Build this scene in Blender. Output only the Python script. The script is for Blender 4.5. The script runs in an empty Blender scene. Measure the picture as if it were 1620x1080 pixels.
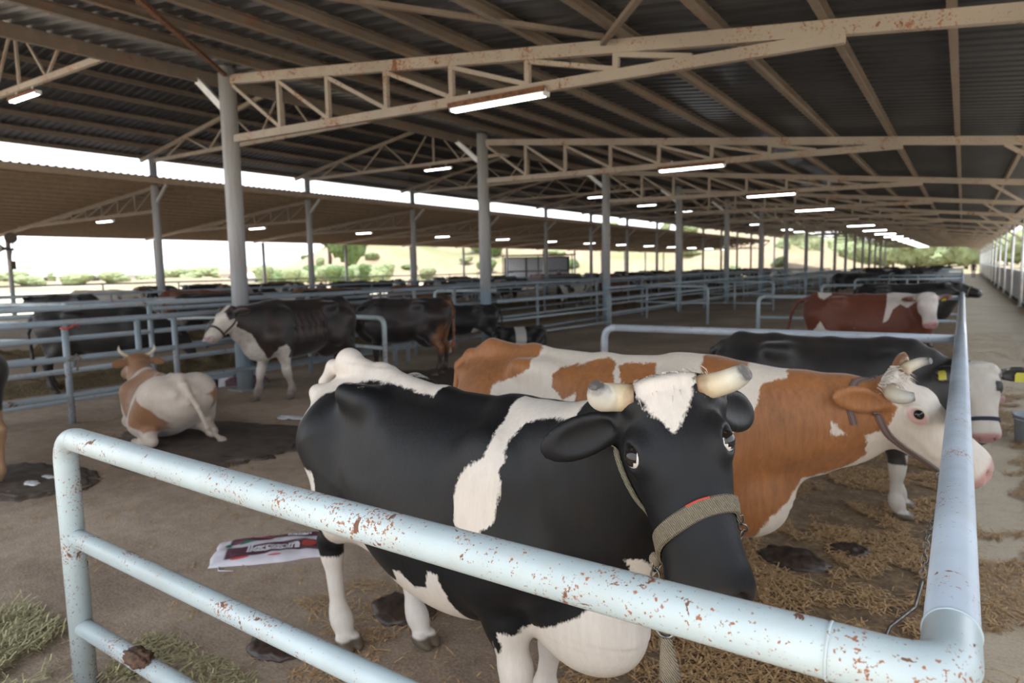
import bpy, bmesh, math, random
import numpy as np
from mathutils import Vector, Matrix, noise as mnoise

S = bpy.context.scene
COL = S.collection
rnd = random.Random(7)
R = math.radians

# ------------------------------------------------------------------ camera
CAM_H = 1.95
_pitch, _yaw, _roll = math.atan(115/1080), R(33.4), math.atan(.0187)
_fwd = Vector((-math.sin(_yaw)*math.cos(_pitch), math.cos(_yaw)*math.cos(_pitch), -math.sin(_pitch)))
_r0 = Vector((math.cos(_yaw), math.sin(_yaw), 0)); _u0 = _r0.cross(_fwd)
_right = _r0*math.cos(_roll) - _u0*math.sin(_roll)
_up = _r0*math.sin(_roll) + _u0*math.cos(_roll)
cam = bpy.data.cameras.new('camera'); cam_o = bpy.data.objects.new('camera', cam); COL.objects.link(cam_o)
M4 = Matrix((_right, _up, -_fwd)).transposed().to_4x4(); M4.translation = (0, 0, CAM_H)
cam_o.matrix_world = M4
cam.sensor_width = 36; cam.lens = 24; cam.clip_start = .05; cam.clip_end = 3000
cam.dof.use_dof = True; cam.dof.focus_distance = 1.95; cam.dof.aperture_fstop = 3.2
S.camera = cam_o

# ------------------------------------------------------------------ sky, sun, exposure
W = bpy.data.worlds.new('sky'); S.world = W; W.use_nodes = True
wn = W.node_tree.nodes; wl = W.node_tree.links
bgn = wn['Background']
_tc = wn.new('ShaderNodeTexCoord'); _sp = wn.new('ShaderNodeSeparateXYZ'); _cr = wn.new('ShaderNodeValToRGB')
wl.new(_tc.outputs['Generated'], _sp.inputs[0]); wl.new(_sp.outputs['Z'], _cr.inputs[0])
_cr.color_ramp.elements[0].position = .0; _cr.color_ramp.elements[0].color = (.95, .97, 1.0, 1)
_cr.color_ramp.elements[1].position = .9; _cr.color_ramp.elements[1].color = (.72, .84, 1.0, 1)
wl.new(_cr.outputs[0], bgn.inputs[0]); bgn.inputs[1].default_value = 1.0
sun = bpy.data.lights.new('sun', 'SUN'); sun.energy = 2.6; sun.angle = R(1.5); sun.color = (1, .95, .87)
sun_o = bpy.data.objects.new('sun', sun); COL.objects.link(sun_o)
sun_o.rotation_euler = Vector((-.10, .26, -1.3)).to_track_quat('-Z', 'Y').to_euler()   # high sun, slightly behind and right of the camera, kept off the pens by the roof
S.view_settings.view_transform = 'Standard'; S.view_settings.look = 'None'
S.view_settings.gamma = 1; S.view_settings.use_curve_mapping = False
S.view_settings.exposure = 1.5

# ------------------------------------------------------------------ helpers
def tag(o, label, cat=None, group=None, kind=None):
    o['label'] = label
    if cat: o['category'] = cat
    if group: o['group'] = group
    if kind: o['kind'] = kind
    return o

def thing(name, label, cat, loc=(0, 0, 0), rz=0.0, group=None, kind=None):
    o = bpy.data.objects.new(name, None); COL.objects.link(o)
    o.location = loc; o.rotation_euler = (0, 0, rz); o.empty_display_size = .2
    return tag(o, label, cat, group, kind)

def obj(name, me, mat, parent=None, loc=None, rot=None):
    o = bpy.data.objects.new(name, me); COL.objects.link(o)
    if mat is not None:
        if not me.materials: me.materials.append(mat)
        elif me.materials[0] != mat:
            o.material_slots[0].link = 'OBJECT'; o.material_slots[0].material = mat
    if parent: o.parent = parent
    if loc is not None: o.location = loc
    if rot is not None: o.rotation_euler = rot
    return o

def copy_tree(o, parent=None, **props):
    c = o.copy(); COL.objects.link(c); c.parent = parent
    for ch in list(o.children): copy_tree(ch, c)
    for k, v in props.items(): c[k] = v
    return c

def mesh_pd(name, v, f, smooth=False):
    me = bpy.data.meshes.new(name); me.from_pydata([tuple(p) for p in v], [], [tuple(q) for q in f]); me.update()
    if smooth: me.shade_smooth()
    return me

class MB:
    """collects boxes, bars and tubes into one mesh"""
    def __init__(s): s.v = []; s.f = []; s.smooth = []
    def add(s, v, f, sm=False):
        b = len(s.v); s.v += [tuple(p) for p in v]; s.f += [tuple(i+b for i in q) for q in f]; s.smooth += [sm]*len(f); return s
    def box(s, c, d, rz=0):
        hx, hy, hz = d[0]/2, d[1]/2, d[2]/2; ca, sa = math.cos(rz), math.sin(rz)
        v = []
        for z in (-hz, hz):
            for x, y in ((-hx, -hy), (hx, -hy), (hx, hy), (-hx, hy)):
                v.append((c[0]+x*ca-y*sa, c[1]+x*sa+y*ca, c[2]+z))
        return s.add(v, [(3,2,1,0),(4,5,6,7),(0,1,5,4),(1,2,6,5),(2,3,7,6),(3,0,4,7)])
    def bar(s, a, b, w, h, up=(0, 0, 1)):
        """rectangular bar from a to b; w across, h along up"""
        a = Vector(a); b = Vector(b); t = (b-a).normalized(); u = Vector(up); sd = t.cross(u).normalized(); u = sd.cross(t)
        v = []
        for p in (a, b):
            for i, j in ((-1,-1),(1,-1),(1,1),(-1,1)): v.append(p + sd*(i*w/2) + u*(j*h/2))
        return s.add(v, [(0,1,2,3),(7,6,5,4),(0,4,5,1),(1,5,6,2),(2,6,7,3),(3,7,4,0)])
    def channel(s, a, b, w, h, t=.012, up=(0, 0, 1)):
        """C section bar, open to one side"""
        a = Vector(a); b = Vector(b); d = (b-a).normalized(); u = Vector(up); sd = d.cross(u).normalized(); u = sd.cross(d)
        off = [(-1, 0, t, h), (0, 1, w, t), (0, -1, w, t)]
        s.bar(a - sd*(w/2), b - sd*(w/2), t, h, up)
        s.bar(a + u*(h/2), b + u*(h/2), w, t, up); s.bar(a - u*(h/2), b - u*(h/2), w, t, up)
        return s
    def tube(s, pts, r, n=12, cap=True, closed=False):
        pts = [Vector(p) for p in pts]; m = len(pts)
        rs = r if isinstance(r, (list, tuple)) else [r]*m
        T = []
        for i in range(m):
            if closed: d = pts[(i+1) % m]-pts[i-1]
            else: d = pts[min(i+1, m-1)]-pts[max(i-1, 0)]
            T.append(d.normalized())
        ref = Vector((0, 0, 1)) if abs(T[0].z) < .9 else Vector((1, 0, 0))
        N = (ref - T[0]*ref.dot(T[0])).normalized()
        v = []; fr = []
        for i in range(m):
            N = (N - T[i]*N.dot(T[i])).normalized(); B = T[i].cross(N)
            for k in range(n):
                a = 2*math.pi*k/n; v.append(pts[i] + (N*math.cos(a) + B*math.sin(a))*rs[i])
        f = []
        for i in range(m if closed else m-1):
            j = (i+1) % m
            for k in range(n): f.append((i*n+k, i*n+(k+1) % n, j*n+(k+1) % n, j*n+k))
        s.add(v, f, True)
        if cap and not closed:
            b = len(s.v)-len(v)
            s.f += [tuple(b+k for k in reversed(range(n))), tuple(b+(m-1)*n+k for k in range(n))]; s.smooth += [False, False]
        return s
    def mesh(s, name):
        me = bpy.data.meshes.new(name); me.from_pydata(s.v, [], s.f)
        me.polygons.foreach_set('use_smooth', s.smooth); me.update(); return me
    def build(s, name, mat, parent=None, loc=None): return obj(name, s.mesh(name), mat, parent, loc)

def arc(c, a, b, n=8):
    """quarter bend at corner c between the points a and b (both on the straight legs)"""
    c, a, b = Vector(c), Vector(a), Vector(b); out = []
    for i in range(n+1):
        t = i/n; out.append((a*(1-t)+c*t)*(1-t)*1.0 + (c*(1-t)+b*t)*t)
    return out

# ------------------------------------------------------------------ materials
def nm(name):
    m = bpy.data.materials.new(name); m.use_nodes = True
    nt = m.node_tree; return m, nt, nt.nodes['Principled BSDF']
def N(nt, t, **kw):
    n = nt.nodes.new('ShaderNode'+t)
    for k, v in kw.items():
        if k.startswith('i_'): n.inputs[k[2:]].default_value = v
        else: setattr(n, k, v)
    return n
def L(nt, a, b): nt.links.new(a, b)
def c4(c): return (*c, 1) if len(c) == 3 else c
def ramp(nt, src, stops):
    n = nt.nodes.new('ShaderNodeValToRGB'); cr = n.color_ramp
    while len(cr.elements) < len(stops): cr.elements.new(.5)
    for e, (p, c) in zip(cr.elements, stops):
        e.position = p; e.color = c4(c) if not isinstance(c, (int, float)) else (c, c, c, 1)
    L(nt, src, n.inputs[0]); return n.outputs[0]
def mix(nt, fac, a, b):
    n = nt.nodes.new('ShaderNodeMix'); n.data_type = 'RGBA'
    for s, x in ((n.inputs[0], fac), (n.inputs[6], a), (n.inputs[7], b)):
        if hasattr(x, 'is_output'): L(nt, x, s)
        elif isinstance(x, (int, float)): s.default_value = x
        else: s.default_value = c4(x)
    return n.outputs[2]
def math_n(nt, op, a, b=0.0, clamp=False):
    n = nt.nodes.new('ShaderNodeMath'); n.operation = op; n.use_clamp = clamp
    for s, x in ((n.inputs[0], a), (n.inputs[1], b)):
        if hasattr(x, 'is_output'): L(nt, x, s)
        else: s.default_value = x
    return n.outputs[0]
def noise(nt, scale, detail=4, rough=.55, vec=None, stretch=None, dist=0):
    n = N(nt, 'TexNoise'); n.inputs['Scale'].default_value = scale; n.inputs['Detail'].default_value = detail
    n.inputs['Roughness'].default_value = rough; n.inputs['Distortion'].default_value = dist
    if vec is None:
        vec = N(nt, 'TexCoord').outputs['Object']
    if stretch:
        mp = N(nt, 'Mapping'); mp.inputs['Scale'].default_value = stretch; L(nt, vec, mp.inputs[0]); vec = mp.outputs[0]
    L(nt, vec, n.inputs['Vector']); return n.outputs['Fac']
def wpos(nt): return N(nt, 'NewGeometry').outputs['Position']
def bump(nt, bs, h, strength=.3, dist=.01):
    n = N(nt, 'Bump'); n.inputs['Strength'].default_value = strength; n.inputs['Distance'].default_value = dist
    L(nt, h, n.inputs['Height']); L(nt, n.outputs[0], bs.inputs['Normal'])

def flat(name, col, rough=.7, metal=0., var=.12, scale=6):
    m, nt, b = nm(name)
    f = noise(nt, scale, 5, vec=wpos(nt))
    L(nt, ramp(nt, f, [(.3, [max(0, x*(1-var)) for x in col]), (.7, [min(1, x*(1+var)) for x in col])]), b.inputs['Base Color'])
    b.inputs['Roughness'].default_value = rough; b.inputs['Metallic'].default_value = metal
    return m
def emit(name, col, strength):
    m, nt, b = nm(name); b.inputs['Emission Color'].default_value = c4(col); b.inputs['Emission Strength'].default_value = strength
    b.inputs['Base Color'].default_value = c4(col); return m

def paint_pipe(name, col, chip=.62, rust=(.16, .07, .04), rough=.34, scale=1.0):
    """pale gloss paint over steel with rust freckles, chips and grime"""
    m, nt, b = nm(name); p = wpos(nt)
    big = noise(nt, 2.2*scale, 4, vec=p); base = ramp(nt, big, [(.25, [x*.80 for x in col]), (.75, [min(1, x*1.1) for x in col])])
    fk = noise(nt, 95*scale, 3, .6, vec=p); area = noise(nt, 5*scale, 3, .6, vec=p)
    fm = ramp(nt, math_n(nt, 'ADD', math_n(nt, 'MULTIPLY', fk, .8), math_n(nt, 'MULTIPLY', area, .5)), [(chip+.09, 0), (chip+.13, 1)])
    ch = noise(nt, 17*scale, 4, .65, vec=p, dist=.6); cm = ramp(nt, math_n(nt, 'ADD', math_n(nt, 'MULTIPLY', ch, .8), math_n(nt, 'MULTIPLY', area, .32)), [(chip+.035, 0), (chip+.05, 1)])
    dirt = ramp(nt, noise(nt, 9*scale, 6, .7, vec=p), [(.5, 0), (.8, .35)])
    c = mix(nt, dirt, base, (.42, .36, .28)); c = mix(nt, fm, c, (.30, .13, .07)); c = mix(nt, cm, c, rust)
    L(nt, c, b.inputs['Base Color'])
    L(nt, ramp(nt, math_n(nt, 'MAXIMUM', fm, cm), [(0, rough), (1, .85)]), b.inputs['Roughness'])
    bump(nt, b, math_n(nt, 'SUBTRACT', 1.0, cm), .25, .002)
    return m

MAT = {}
MAT['pipe'] = paint_pipe('gate_paint', (.46, .545, .57), .655)
MAT['pipe_side'] = paint_pipe('side_rail_paint', (.44, .50, .57), .69, rough=.24)
MAT['pipe_far'] = paint_pipe('fence_paint', (.40, .48, .53), .69, scale=.6, rough=.45)
MAT['pipe_dirty'] = paint_pipe('fence_paint_worn', (.28, .34, .385), .665, rust=(.09, .065, .055), scale=.7, rough=.5)
MAT['steel_cream'] = paint_pipe('truss_paint', (.40, .345, .29), .655, rust=(.22, .10, .05), rough=.55, scale=.5)
MAT['steel_brown'] = paint_pipe('purlin_paint', (.21, .17, .14), .67, rust=(.20, .09, .05), rough=.6, scale=.5)
MAT['white_metal'] = flat('white_metal', (.75, .76, .78), .5)
MAT['dark_metal'] = flat('dark_metal', (.06, .06, .06), .4, .6)
MAT['rust'] = flat('rust', (.17, .08, .045), .9, 0, .5, 20)
MAT['chain'] = flat('chain_steel', (.22, .21, .20), .35, .9, .3, 60)
MAT['tube_light'] = emit('tube_light', (.93, .98, 1.0), 5.0)

def column_mat():
    m, nt, b = nm('column_paint'); p = wpos(nt)
    sp = N(nt, 'SeparateXYZ'); L(nt, p, sp.inputs[0])
    h = math_n(nt, 'ADD', sp.outputs['Z'], math_n(nt, 'MULTIPLY', noise(nt, 3, 4, vec=p), .25))
    base = ramp(nt, math_n(nt, 'DIVIDE', h, 4.0), [(.36, (.33, .45, .53)), (.40, (.40, .41, .43))])
    st = ramp(nt, noise(nt, 4, 5, .6, vec=p, stretch=(3, 3, .3)), [(.45, 0), (.75, .5)])
    c = mix(nt, st, base, (.22, .17, .14))
    low = ramp(nt, math_n(nt, 'DIVIDE', h, 4.0), [(.05, .6), (.16, 0)])
    c = mix(nt, low, c, (.20, .16, .12))
    L(nt, c, b.inputs['Base Color']); b.inputs['Roughness'].default_value = .5
    return m
MAT['column'] = column_mat()

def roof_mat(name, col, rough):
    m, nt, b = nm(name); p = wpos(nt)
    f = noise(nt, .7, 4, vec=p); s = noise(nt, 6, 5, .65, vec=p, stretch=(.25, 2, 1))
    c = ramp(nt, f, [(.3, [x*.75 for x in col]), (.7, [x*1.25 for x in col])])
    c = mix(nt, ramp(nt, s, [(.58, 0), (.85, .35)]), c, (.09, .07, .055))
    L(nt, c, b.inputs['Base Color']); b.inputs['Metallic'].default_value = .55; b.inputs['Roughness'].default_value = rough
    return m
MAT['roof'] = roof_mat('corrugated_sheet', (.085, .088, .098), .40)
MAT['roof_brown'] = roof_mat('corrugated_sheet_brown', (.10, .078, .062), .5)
MAT['purlin_tan'] = flat('purlin_tan', (.38, .285, .205), .7)

def ground_mat(name, stops, straw=(.46, .35, .18), straw_amt=.5, wet=True, sc=1.0, zone=False):
    m, nt, b = nm(name); p = wpos(nt)
    a = noise(nt, .55*sc, 6, .6, vec=p); d = noise(nt, 7*sc, 6, .7, vec=p); g = noise(nt, 55, 4, .7, vec=p)
    base = ramp(nt, math_n(nt, 'ADD', math_n(nt, 'MULTIPLY', a, .65), math_n(nt, 'MULTIPLY', d, .35)), stops)
    base = mix(nt, math_n(nt, 'MULTIPLY', ramp(nt, g, [(.35, 0), (.7, 1)]), .35), base, [x*1.5 for x in stops[-1][1]])
    st = noise(nt, 34, 3, .6, vec=p, stretch=(1, .3, 1), dist=1.5)
    sm = math_n(nt, 'MULTIPLY', ramp(nt, st, [(.58, 0), (.66, 1)]), ramp(nt, noise(nt, .9*sc, 4, .6, vec=p), [(.45, 0), (.62, straw_amt)]))
    if zone:     # bedding strip beside the alley: brown trampled straw and muck
        sx_ = N(nt, 'SeparateXYZ'); L(nt, p, sx_.inputs[0])
        zm = ramp(nt, math_n(nt, 'ADD', math_n(nt, 'MULTIPLY', math_n(nt, 'ADD', sx_.outputs['X'], 4.0), .2), math_n(nt, 'MULTIPLY', a, .35)), [(.62, 0), (.80, 1)])
        bed = ramp(nt, math_n(nt, 'ADD', math_n(nt, 'MULTIPLY', d, .5), math_n(nt, 'MULTIPLY', noise(nt, 26, 4, .7, vec=p), .5)), [(.36, (.055, .030, .014)), (.5, (.16, .095, .042)), (.64, (.33, .22, .10))])
        base = mix(nt, math_n(nt, 'MULTIPLY', zm, .85), base, bed)
    c = mix(nt, sm, base, straw)
    L(nt, c, b.inputs['Base Color'])
    L(nt, ramp(nt, a, [(.3, .55 if wet else .9), (.55, .92)]), b.inputs['Roughness'])
    bump(nt, b, math_n(nt, 'ADD', math_n(nt, 'MULTIPLY', d, .7), math_n(nt, 'ADD', g, sm)), .55, .012)
    return m
MAT['floor'] = ground_mat('trodden_floor', [(.33, (.10, .062, .040)), (.45, (.21, .145, .098)), (.56, (.33, .25, .182)), (.68, (.42, .34, .26))], straw_amt=.30, zone=True)
MAT['alley'] = ground_mat('alley_concrete', [(.3, (.40, .31, .20)), (.5, (.56, .46, .33)), (.7, (.66, .57, .44))], straw=(.50, .38, .19), straw_amt=.5, wet=False)
MAT['earth'] = ground_mat('dry_earth', [(.3, (.42, .33, .23)), (.5, (.52, .42, .30)), (.7, (.58, .50, .36))], straw_amt=.1, wet=False, sc=.15)
# ------------------------------------------------------------------ setting: ground, floor, alley
BAY = 7.07; XA, XB, XC, XD = -10.1, -24.9, -37.7, 2.05
Y0, Y1 = -.9, BAY*17 + .6

def grid_mesh(name, x0, x1, y0, y1, nx, ny, zf):
    xs = np.linspace(x0, x1, nx+1); ys = np.linspace(y0, y1, ny+1)
    v = [(x, y, zf(x, y)) for y in ys for x in xs]
    f = [(j*(nx+1)+i, j*(nx+1)+i+1, (j+1)*(nx+1)+i+1, (j+1)*(nx+1)+i) for j in range(ny) for i in range(nx)]
    return mesh_pd(name, v, f, True)
o = obj('floor', grid_mesh('floor', -38.6, .16, Y0, Y1, 40, 80, lambda x, y: 0.0), MAT['floor'])
tag(o, 'trodden grey brown dirt and concrete floor of the cattle pens', 'floor', kind='structure')
o = obj('alley_floor', grid_mesh('alley_floor', .16, 2.6, Y0, Y1, 8, 60, lambda x, y: 0.0), MAT['alley'])
tag(o, 'pale sandy concrete feeding alley beside the low white wall', 'alley floor', kind='structure')
def out_z(x, y):
    return -.06
o = obj('ground', grid_mesh('ground', -900, 500, -300, 1100, 40, 40, out_z), MAT['earth'])
tag(o, 'dry tan earth stretching away outside the barn', 'ground', kind='structure')

# ------------------------------------------------------------------ roofs of ribbed sheet
def zr_right(x): return 5.25 - .111*(x+9.85)            # lean-to over the near pens
def zr_nave(x): return 7.80 - .172*abs(x+17.5)
def zr_left(x): return 5.42 + .086*(x+24.1)             # lean-to on the far side (falls to the left)
def rib_sheet(name, xa, xb, zf, y0, y1, pitch=.25, d=.036, nx=1):
    ys, hs = [], []; y = y0
    while y < y1:
        ys += [y, y+pitch*.55, y+pitch*.68, y+pitch*.87]; hs += [0, 0, d, d]; y += pitch
    xs = [xa + (xb-xa)*i/nx for i in range(nx+1)]; n = len(ys)
    v = [(x, ys[i], zf(x)+hs[i]) for x in xs for i in range(n)]
    f = [(k*n+i, k*n+i+1, (k+1)*n+i+1, (k+1)*n+i) for k in range(nx) for i in range(n-1)]
    return mesh_pd(name, v, f)
def roof(name, label, xa, xb, zf, y1, mat, pur_x, pmat, pw=.07, ph=.12, edge=()):
    r = thing(name, label, 'roof', ((xa+xb)/2, 0, 0), kind='structure'); lx = -(xa+xb)/2
    me = rib_sheet('roof_sheet', xa+lx, xb+lx, lambda x: zf(x-lx), Y0, y1); obj('roof_sheet', me, mat, r)
    for x in pur_x:
        z = zf(x) - ph/2 - .004
        MB().channel((x+lx, Y0+.2, z), (x+lx, y1-.15, z), pw, ph, .012).build('purlin', pmat, r)
    for x, w, h in edge:
        z = zf(x) - h/2 - .004
        MB().bar((x+lx, Y0+.1, z), (x+lx, y1-.05, z), w, h).build('edge_beam', pmat, r)
    return r
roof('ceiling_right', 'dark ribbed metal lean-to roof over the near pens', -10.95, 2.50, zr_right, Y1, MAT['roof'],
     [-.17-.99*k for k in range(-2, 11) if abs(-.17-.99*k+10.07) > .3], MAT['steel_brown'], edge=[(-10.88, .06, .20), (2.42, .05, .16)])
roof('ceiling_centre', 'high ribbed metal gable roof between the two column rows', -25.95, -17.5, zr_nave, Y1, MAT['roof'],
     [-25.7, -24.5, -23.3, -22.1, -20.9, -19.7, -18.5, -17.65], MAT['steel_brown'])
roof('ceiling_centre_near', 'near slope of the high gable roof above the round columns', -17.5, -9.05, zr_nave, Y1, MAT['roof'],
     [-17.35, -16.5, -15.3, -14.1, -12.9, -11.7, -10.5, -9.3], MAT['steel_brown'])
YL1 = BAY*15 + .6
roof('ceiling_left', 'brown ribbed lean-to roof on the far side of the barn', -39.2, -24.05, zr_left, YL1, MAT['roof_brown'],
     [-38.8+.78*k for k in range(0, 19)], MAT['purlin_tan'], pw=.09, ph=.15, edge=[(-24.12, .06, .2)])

# ------------------------------------------------------------------ columns
def column(x, y, top, r, label, group):
    c = thing('column', label, 'column', (x, y, 0), group=group)
    MB().tube([(0, 0, .012), (0, 0, top)], r, 28).build('shaft', MAT['column'], c)
    MB().box((0, 0, .008), (r*3.0, r*3.0, .016)).build('base_plate', MAT['column'], c)
    MB().box((0, 0, top+.008), (r*2.4, r*2.4, .016)).build('cap_plate', MAT['column'], c)
    return c
c0 = column(XA, BAY, 6.2, .135, 'round steel column nearest the brown and black cow with the white face', 'near row of round columns')
c0['label'] = 'round steel column with printed sacks at its blue foot'
for s, br in ((XA, 1),):
    pass
def brace_on(c, sgn):
    MB().bar((sgn*.10, 0, 4.62), (sgn*.80, 0, 5.20), .11, .07, (0, 1, 0)).build('roof_brace', MAT['white_metal'] if sgn < 0 else MAT['column'], c)  # near-row brace goes white: its skylit brightness is put into the colour
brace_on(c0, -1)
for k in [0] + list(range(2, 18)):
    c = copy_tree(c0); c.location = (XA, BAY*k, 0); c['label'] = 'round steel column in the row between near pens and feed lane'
cb = column(XB, BAY, 6.25, .13, 'round steel column in the far row under the high eave', 'far row of round columns')
brace_on(cb, 1)
for k in range(2, 18):
    c = copy_tree(cb); c.location = (XB, BAY*k, 0)
cc = column(XC, BAY, zr_left(XC)-.36, .10, 'slim column under the outer eave of the brown roof', 'outer row of slim columns')
for k in range(2, 16):
    c = copy_tree(cc); c.location = (XC, BAY*k, 0)

# ------------------------------------------------------------------ trusses
def truss(name, label, group, bot, top, xs_v, mat, x0, end_bot, diag='down', w=.06, knee=None, y=BAY):
    """bot / top: height functions of x; xs_v: panel points"""
    t = thing(name, label, 'roof truss', (x0, y, 0), group=group); sx = -x0
    P = lambda x, z: (x+sx, 0, z)
    xa, xb = xs_v[0], xs_v[-1]
    MB().bar(P(top[1], top[0](top[1])), P(top[2], top[0](top[2])), .09, .14).build('top_chord', mat, t)
    MB().bar(P(end_bot[0], bot(end_bot[0])), P(end_bot[1], bot(end_bot[1])), .085, .115).build('bottom_chord', mat, t)
    for i, x in enumerate(xs_v[1:-1] if diag != 'w' else xs_v[1:-1]):
        if diag == 'w': continue
        MB().bar(P(x, bot(x)+.05), P(x, top[0](x)-.06), w, w, (0, 1, 0)).build('vertical', mat, t)
    for i in range(len(xs_v)-1):
        a, b = xs_v[i], xs_v[i+1]
        if diag == 'down': p, q = P(a, top[0](a)-.08), P(b, bot(b)+.06)
        elif diag == 'up': p, q = P(a, bot(a)+.06), P(b, top[0](b)-.08)
        else:
            up = (i % 2 == 0)
            p, q = (P(a, bot(a)+.04), P(b, top[0](b)-.06)) if up else (P(a, top[0](a)-.06), P(b, bot(b)+.04))
        MB().bar(p, q, w*.85, w*.85, (0, 1, 0)).build('diagonal', mat, t)
    if knee: MB().bar(P(*knee[0]), P(*knee[1]), .07, .07, (0, 1, 0)).build('knee_brace', mat, t)
    return t
zt = lambda x: 5.05 - .111*(x+9.85); zb = lambda x: 4.13 - .0165*(x+9.85)
tr = truss('roof_truss', 'cream painted truss carrying the near tube light above the black and white cow', 'trusses of the near lean-to', zb, (zt, XA+.13, 2.38),
           [XA+.13, -8.83, -7.76, -6.62, -5.5, -4.37, -3.24, -2.4], MAT['steel_cream'], XA, (XA+.13, -.98), 'down', .062, knee=((.5, zt(.5)-.06), (XD-.05, 2.75)))
for k in [0] + list(range(2, 18)):
    c = copy_tree(tr); c.location.y = BAY*k; c['label'] = 'cream painted truss farther along the near lean-to roof'
znt = lambda x: zr_nave(x) - .20; znb = lambda x: 6.06
def nave(y):
    t = thing('gable_truss', 'triangular truss across the high centre roof', 'roof truss', (-17.5, y, 0), group='trusses of the centre roof')
    P = lambda x, z: (x+17.5, 0, z); mat = MAT['steel_cream']
    MB().bar(P(-25.7, znt(-25.7)), P(-17.5, znt(-17.5)), .09, .13).build('rafter', mat, t)
    MB().bar(P(-17.5, znt(-17.5)), P(-9.3, znt(-9.3)), .09, .13).build('rafter', mat, t)
    MB().bar(P(-24.9, 6.1), P(-10.1, 6.1), .085, .12).build('bottom_chord', mat, t)
    n = 10; xs = [-24.0 + 13.0*i/n for i in range(n+1)]
    for i in range(n):
        a, b = xs[i], xs[i+1]
        up = (i % 2 == 0) if i < n/2 else (i % 2 == 0)
        p, q = (P(a, 6.12), P(b, znt(b)-.03)) if up else (P(a, znt(a)-.03), P(b, 6.12))
        MB().bar(p, q, .05, .05, (0, 1, 0)).build('diagonal', mat, t)
    MB().bar(P(-17.5, 6.12), P(-17.5, znt(-17.5)), .055, .055, (0, 1, 0)).build('king_post', mat, t)
    return t
nt0 = nave(BAY)
for k in range(2, 18):
    c = copy_tree(nt0); c.location.y = BAY*k
zlt = lambda x: zr_left(x) - .20; zlb = lambda x: 4.30 + .004*(x+24.9)
tl = truss('lean_to_truss', 'brown painted truss under the far lean-to roof', 'trusses of the far lean-to', zlb, (zlt, XC-.9, XB-.12),
           [XB-.13-1.25*i for i in range(8)], MAT['steel_brown'], XB, (XB-.13, XB-11.5), 'down', .055)
for k in range(2, 16):
    c = copy_tree(tl); c.location.y = BAY*k
# roof-plane wind bracing between the first trusses
for i, (a, b, l) in enumerate([((-10.0, BAY-.1, zt(-10)+.05), (-3.5, .1, zt(-3.5)+.05), 'flat rusty wind brace running from the near column head'),
                  ((-3.35, BAY-.1, zt(-3.35)+.09), (-9.9, .1, zt(-9.9)+.09), 'long slender wind brace meeting the truss mid span'),
                  ((-3.35, BAY-.1, zt(-3.35)+.02), (1.9, .1, zt(1.9)+.02), 'short slender wind brace rising off the truss mid span')]):
    o = MB().bar(a, b, .06, .05).build('wind_brace', MAT['steel_brown'] if i else MAT['rust'], None); tag(o, l, 'roof brace')

# ------------------------------------------------------------------ tube lights
def tube_light(x0, x1, y, z, label, group, lit=True):
    t = thing('tube_light', label, 'light fixture', ((x0+x1)/2, y, z), group=group); h = (x1-x0)/2
    MB().box((0, 0, .03), (2*h, .13, .05)).build('housing', MAT['white_metal'], t)
    MB().box((0, -.075, .045), (2*h+.02, .02, .06)).build('rim', MAT['rust'], t)
    for s in (-1, 1): MB().tube([(-h+.03, s*.035, -.012), (h-.03, s*.035, -.012)], .017, 10).build('tube', MAT['tube_light'] if lit else MAT['white_metal'], t)
    for s in (-1, 1): MB().box((s*(h-.015), 0, -.008), (.03, .12, .04)).build('end_cap', MAT['white_metal'], t)
    for s in (-1, 1): MB().bar((s*h*.6, 0, .05), (s*h*.6, 0, .19), .02, .02, (0, 1, 0)).build('hanger', MAT['white_metal'], t)
    return t
tube0 = tube_light(-5.49, -4.1, BAY-.02, 3.955, 'lit twin tube light with rusty rim on the nearest truss', 'tube lights of the near lean-to')
for k in list(range(2, 17)):
    lit = k != 5
    if k == 5:
        tube_light(-5.49, -4.1, BAY*k, 3.955, 'unlit tube light among the lit ones of the near lean-to', None or 'tube lights of the near lean-to', False)
    else:
        c = copy_tree(tube0); c.location.y = BAY*k; c['label'] = 'lit tube light farther down the near lean-to roof'
tn = tube_light(-17.95, -16.65, BAY, 5.87, 'lit tube light under the high centre roof', 'tube lights of the centre roof')
for k in (3, 5, 6, 7, 9, 10, 11, 12, 13, 14):
    c = copy_tree(tn); c.location.y = BAY*k
tl0 = tube_light(-29.2, -28.0, BAY*2, 4.12, 'lit tube light under the far brown roof', 'tube lights of the far lean-to')
for k in range(3, 15):
    c = copy_tree(tl0); c.location.y = BAY*k

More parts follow.
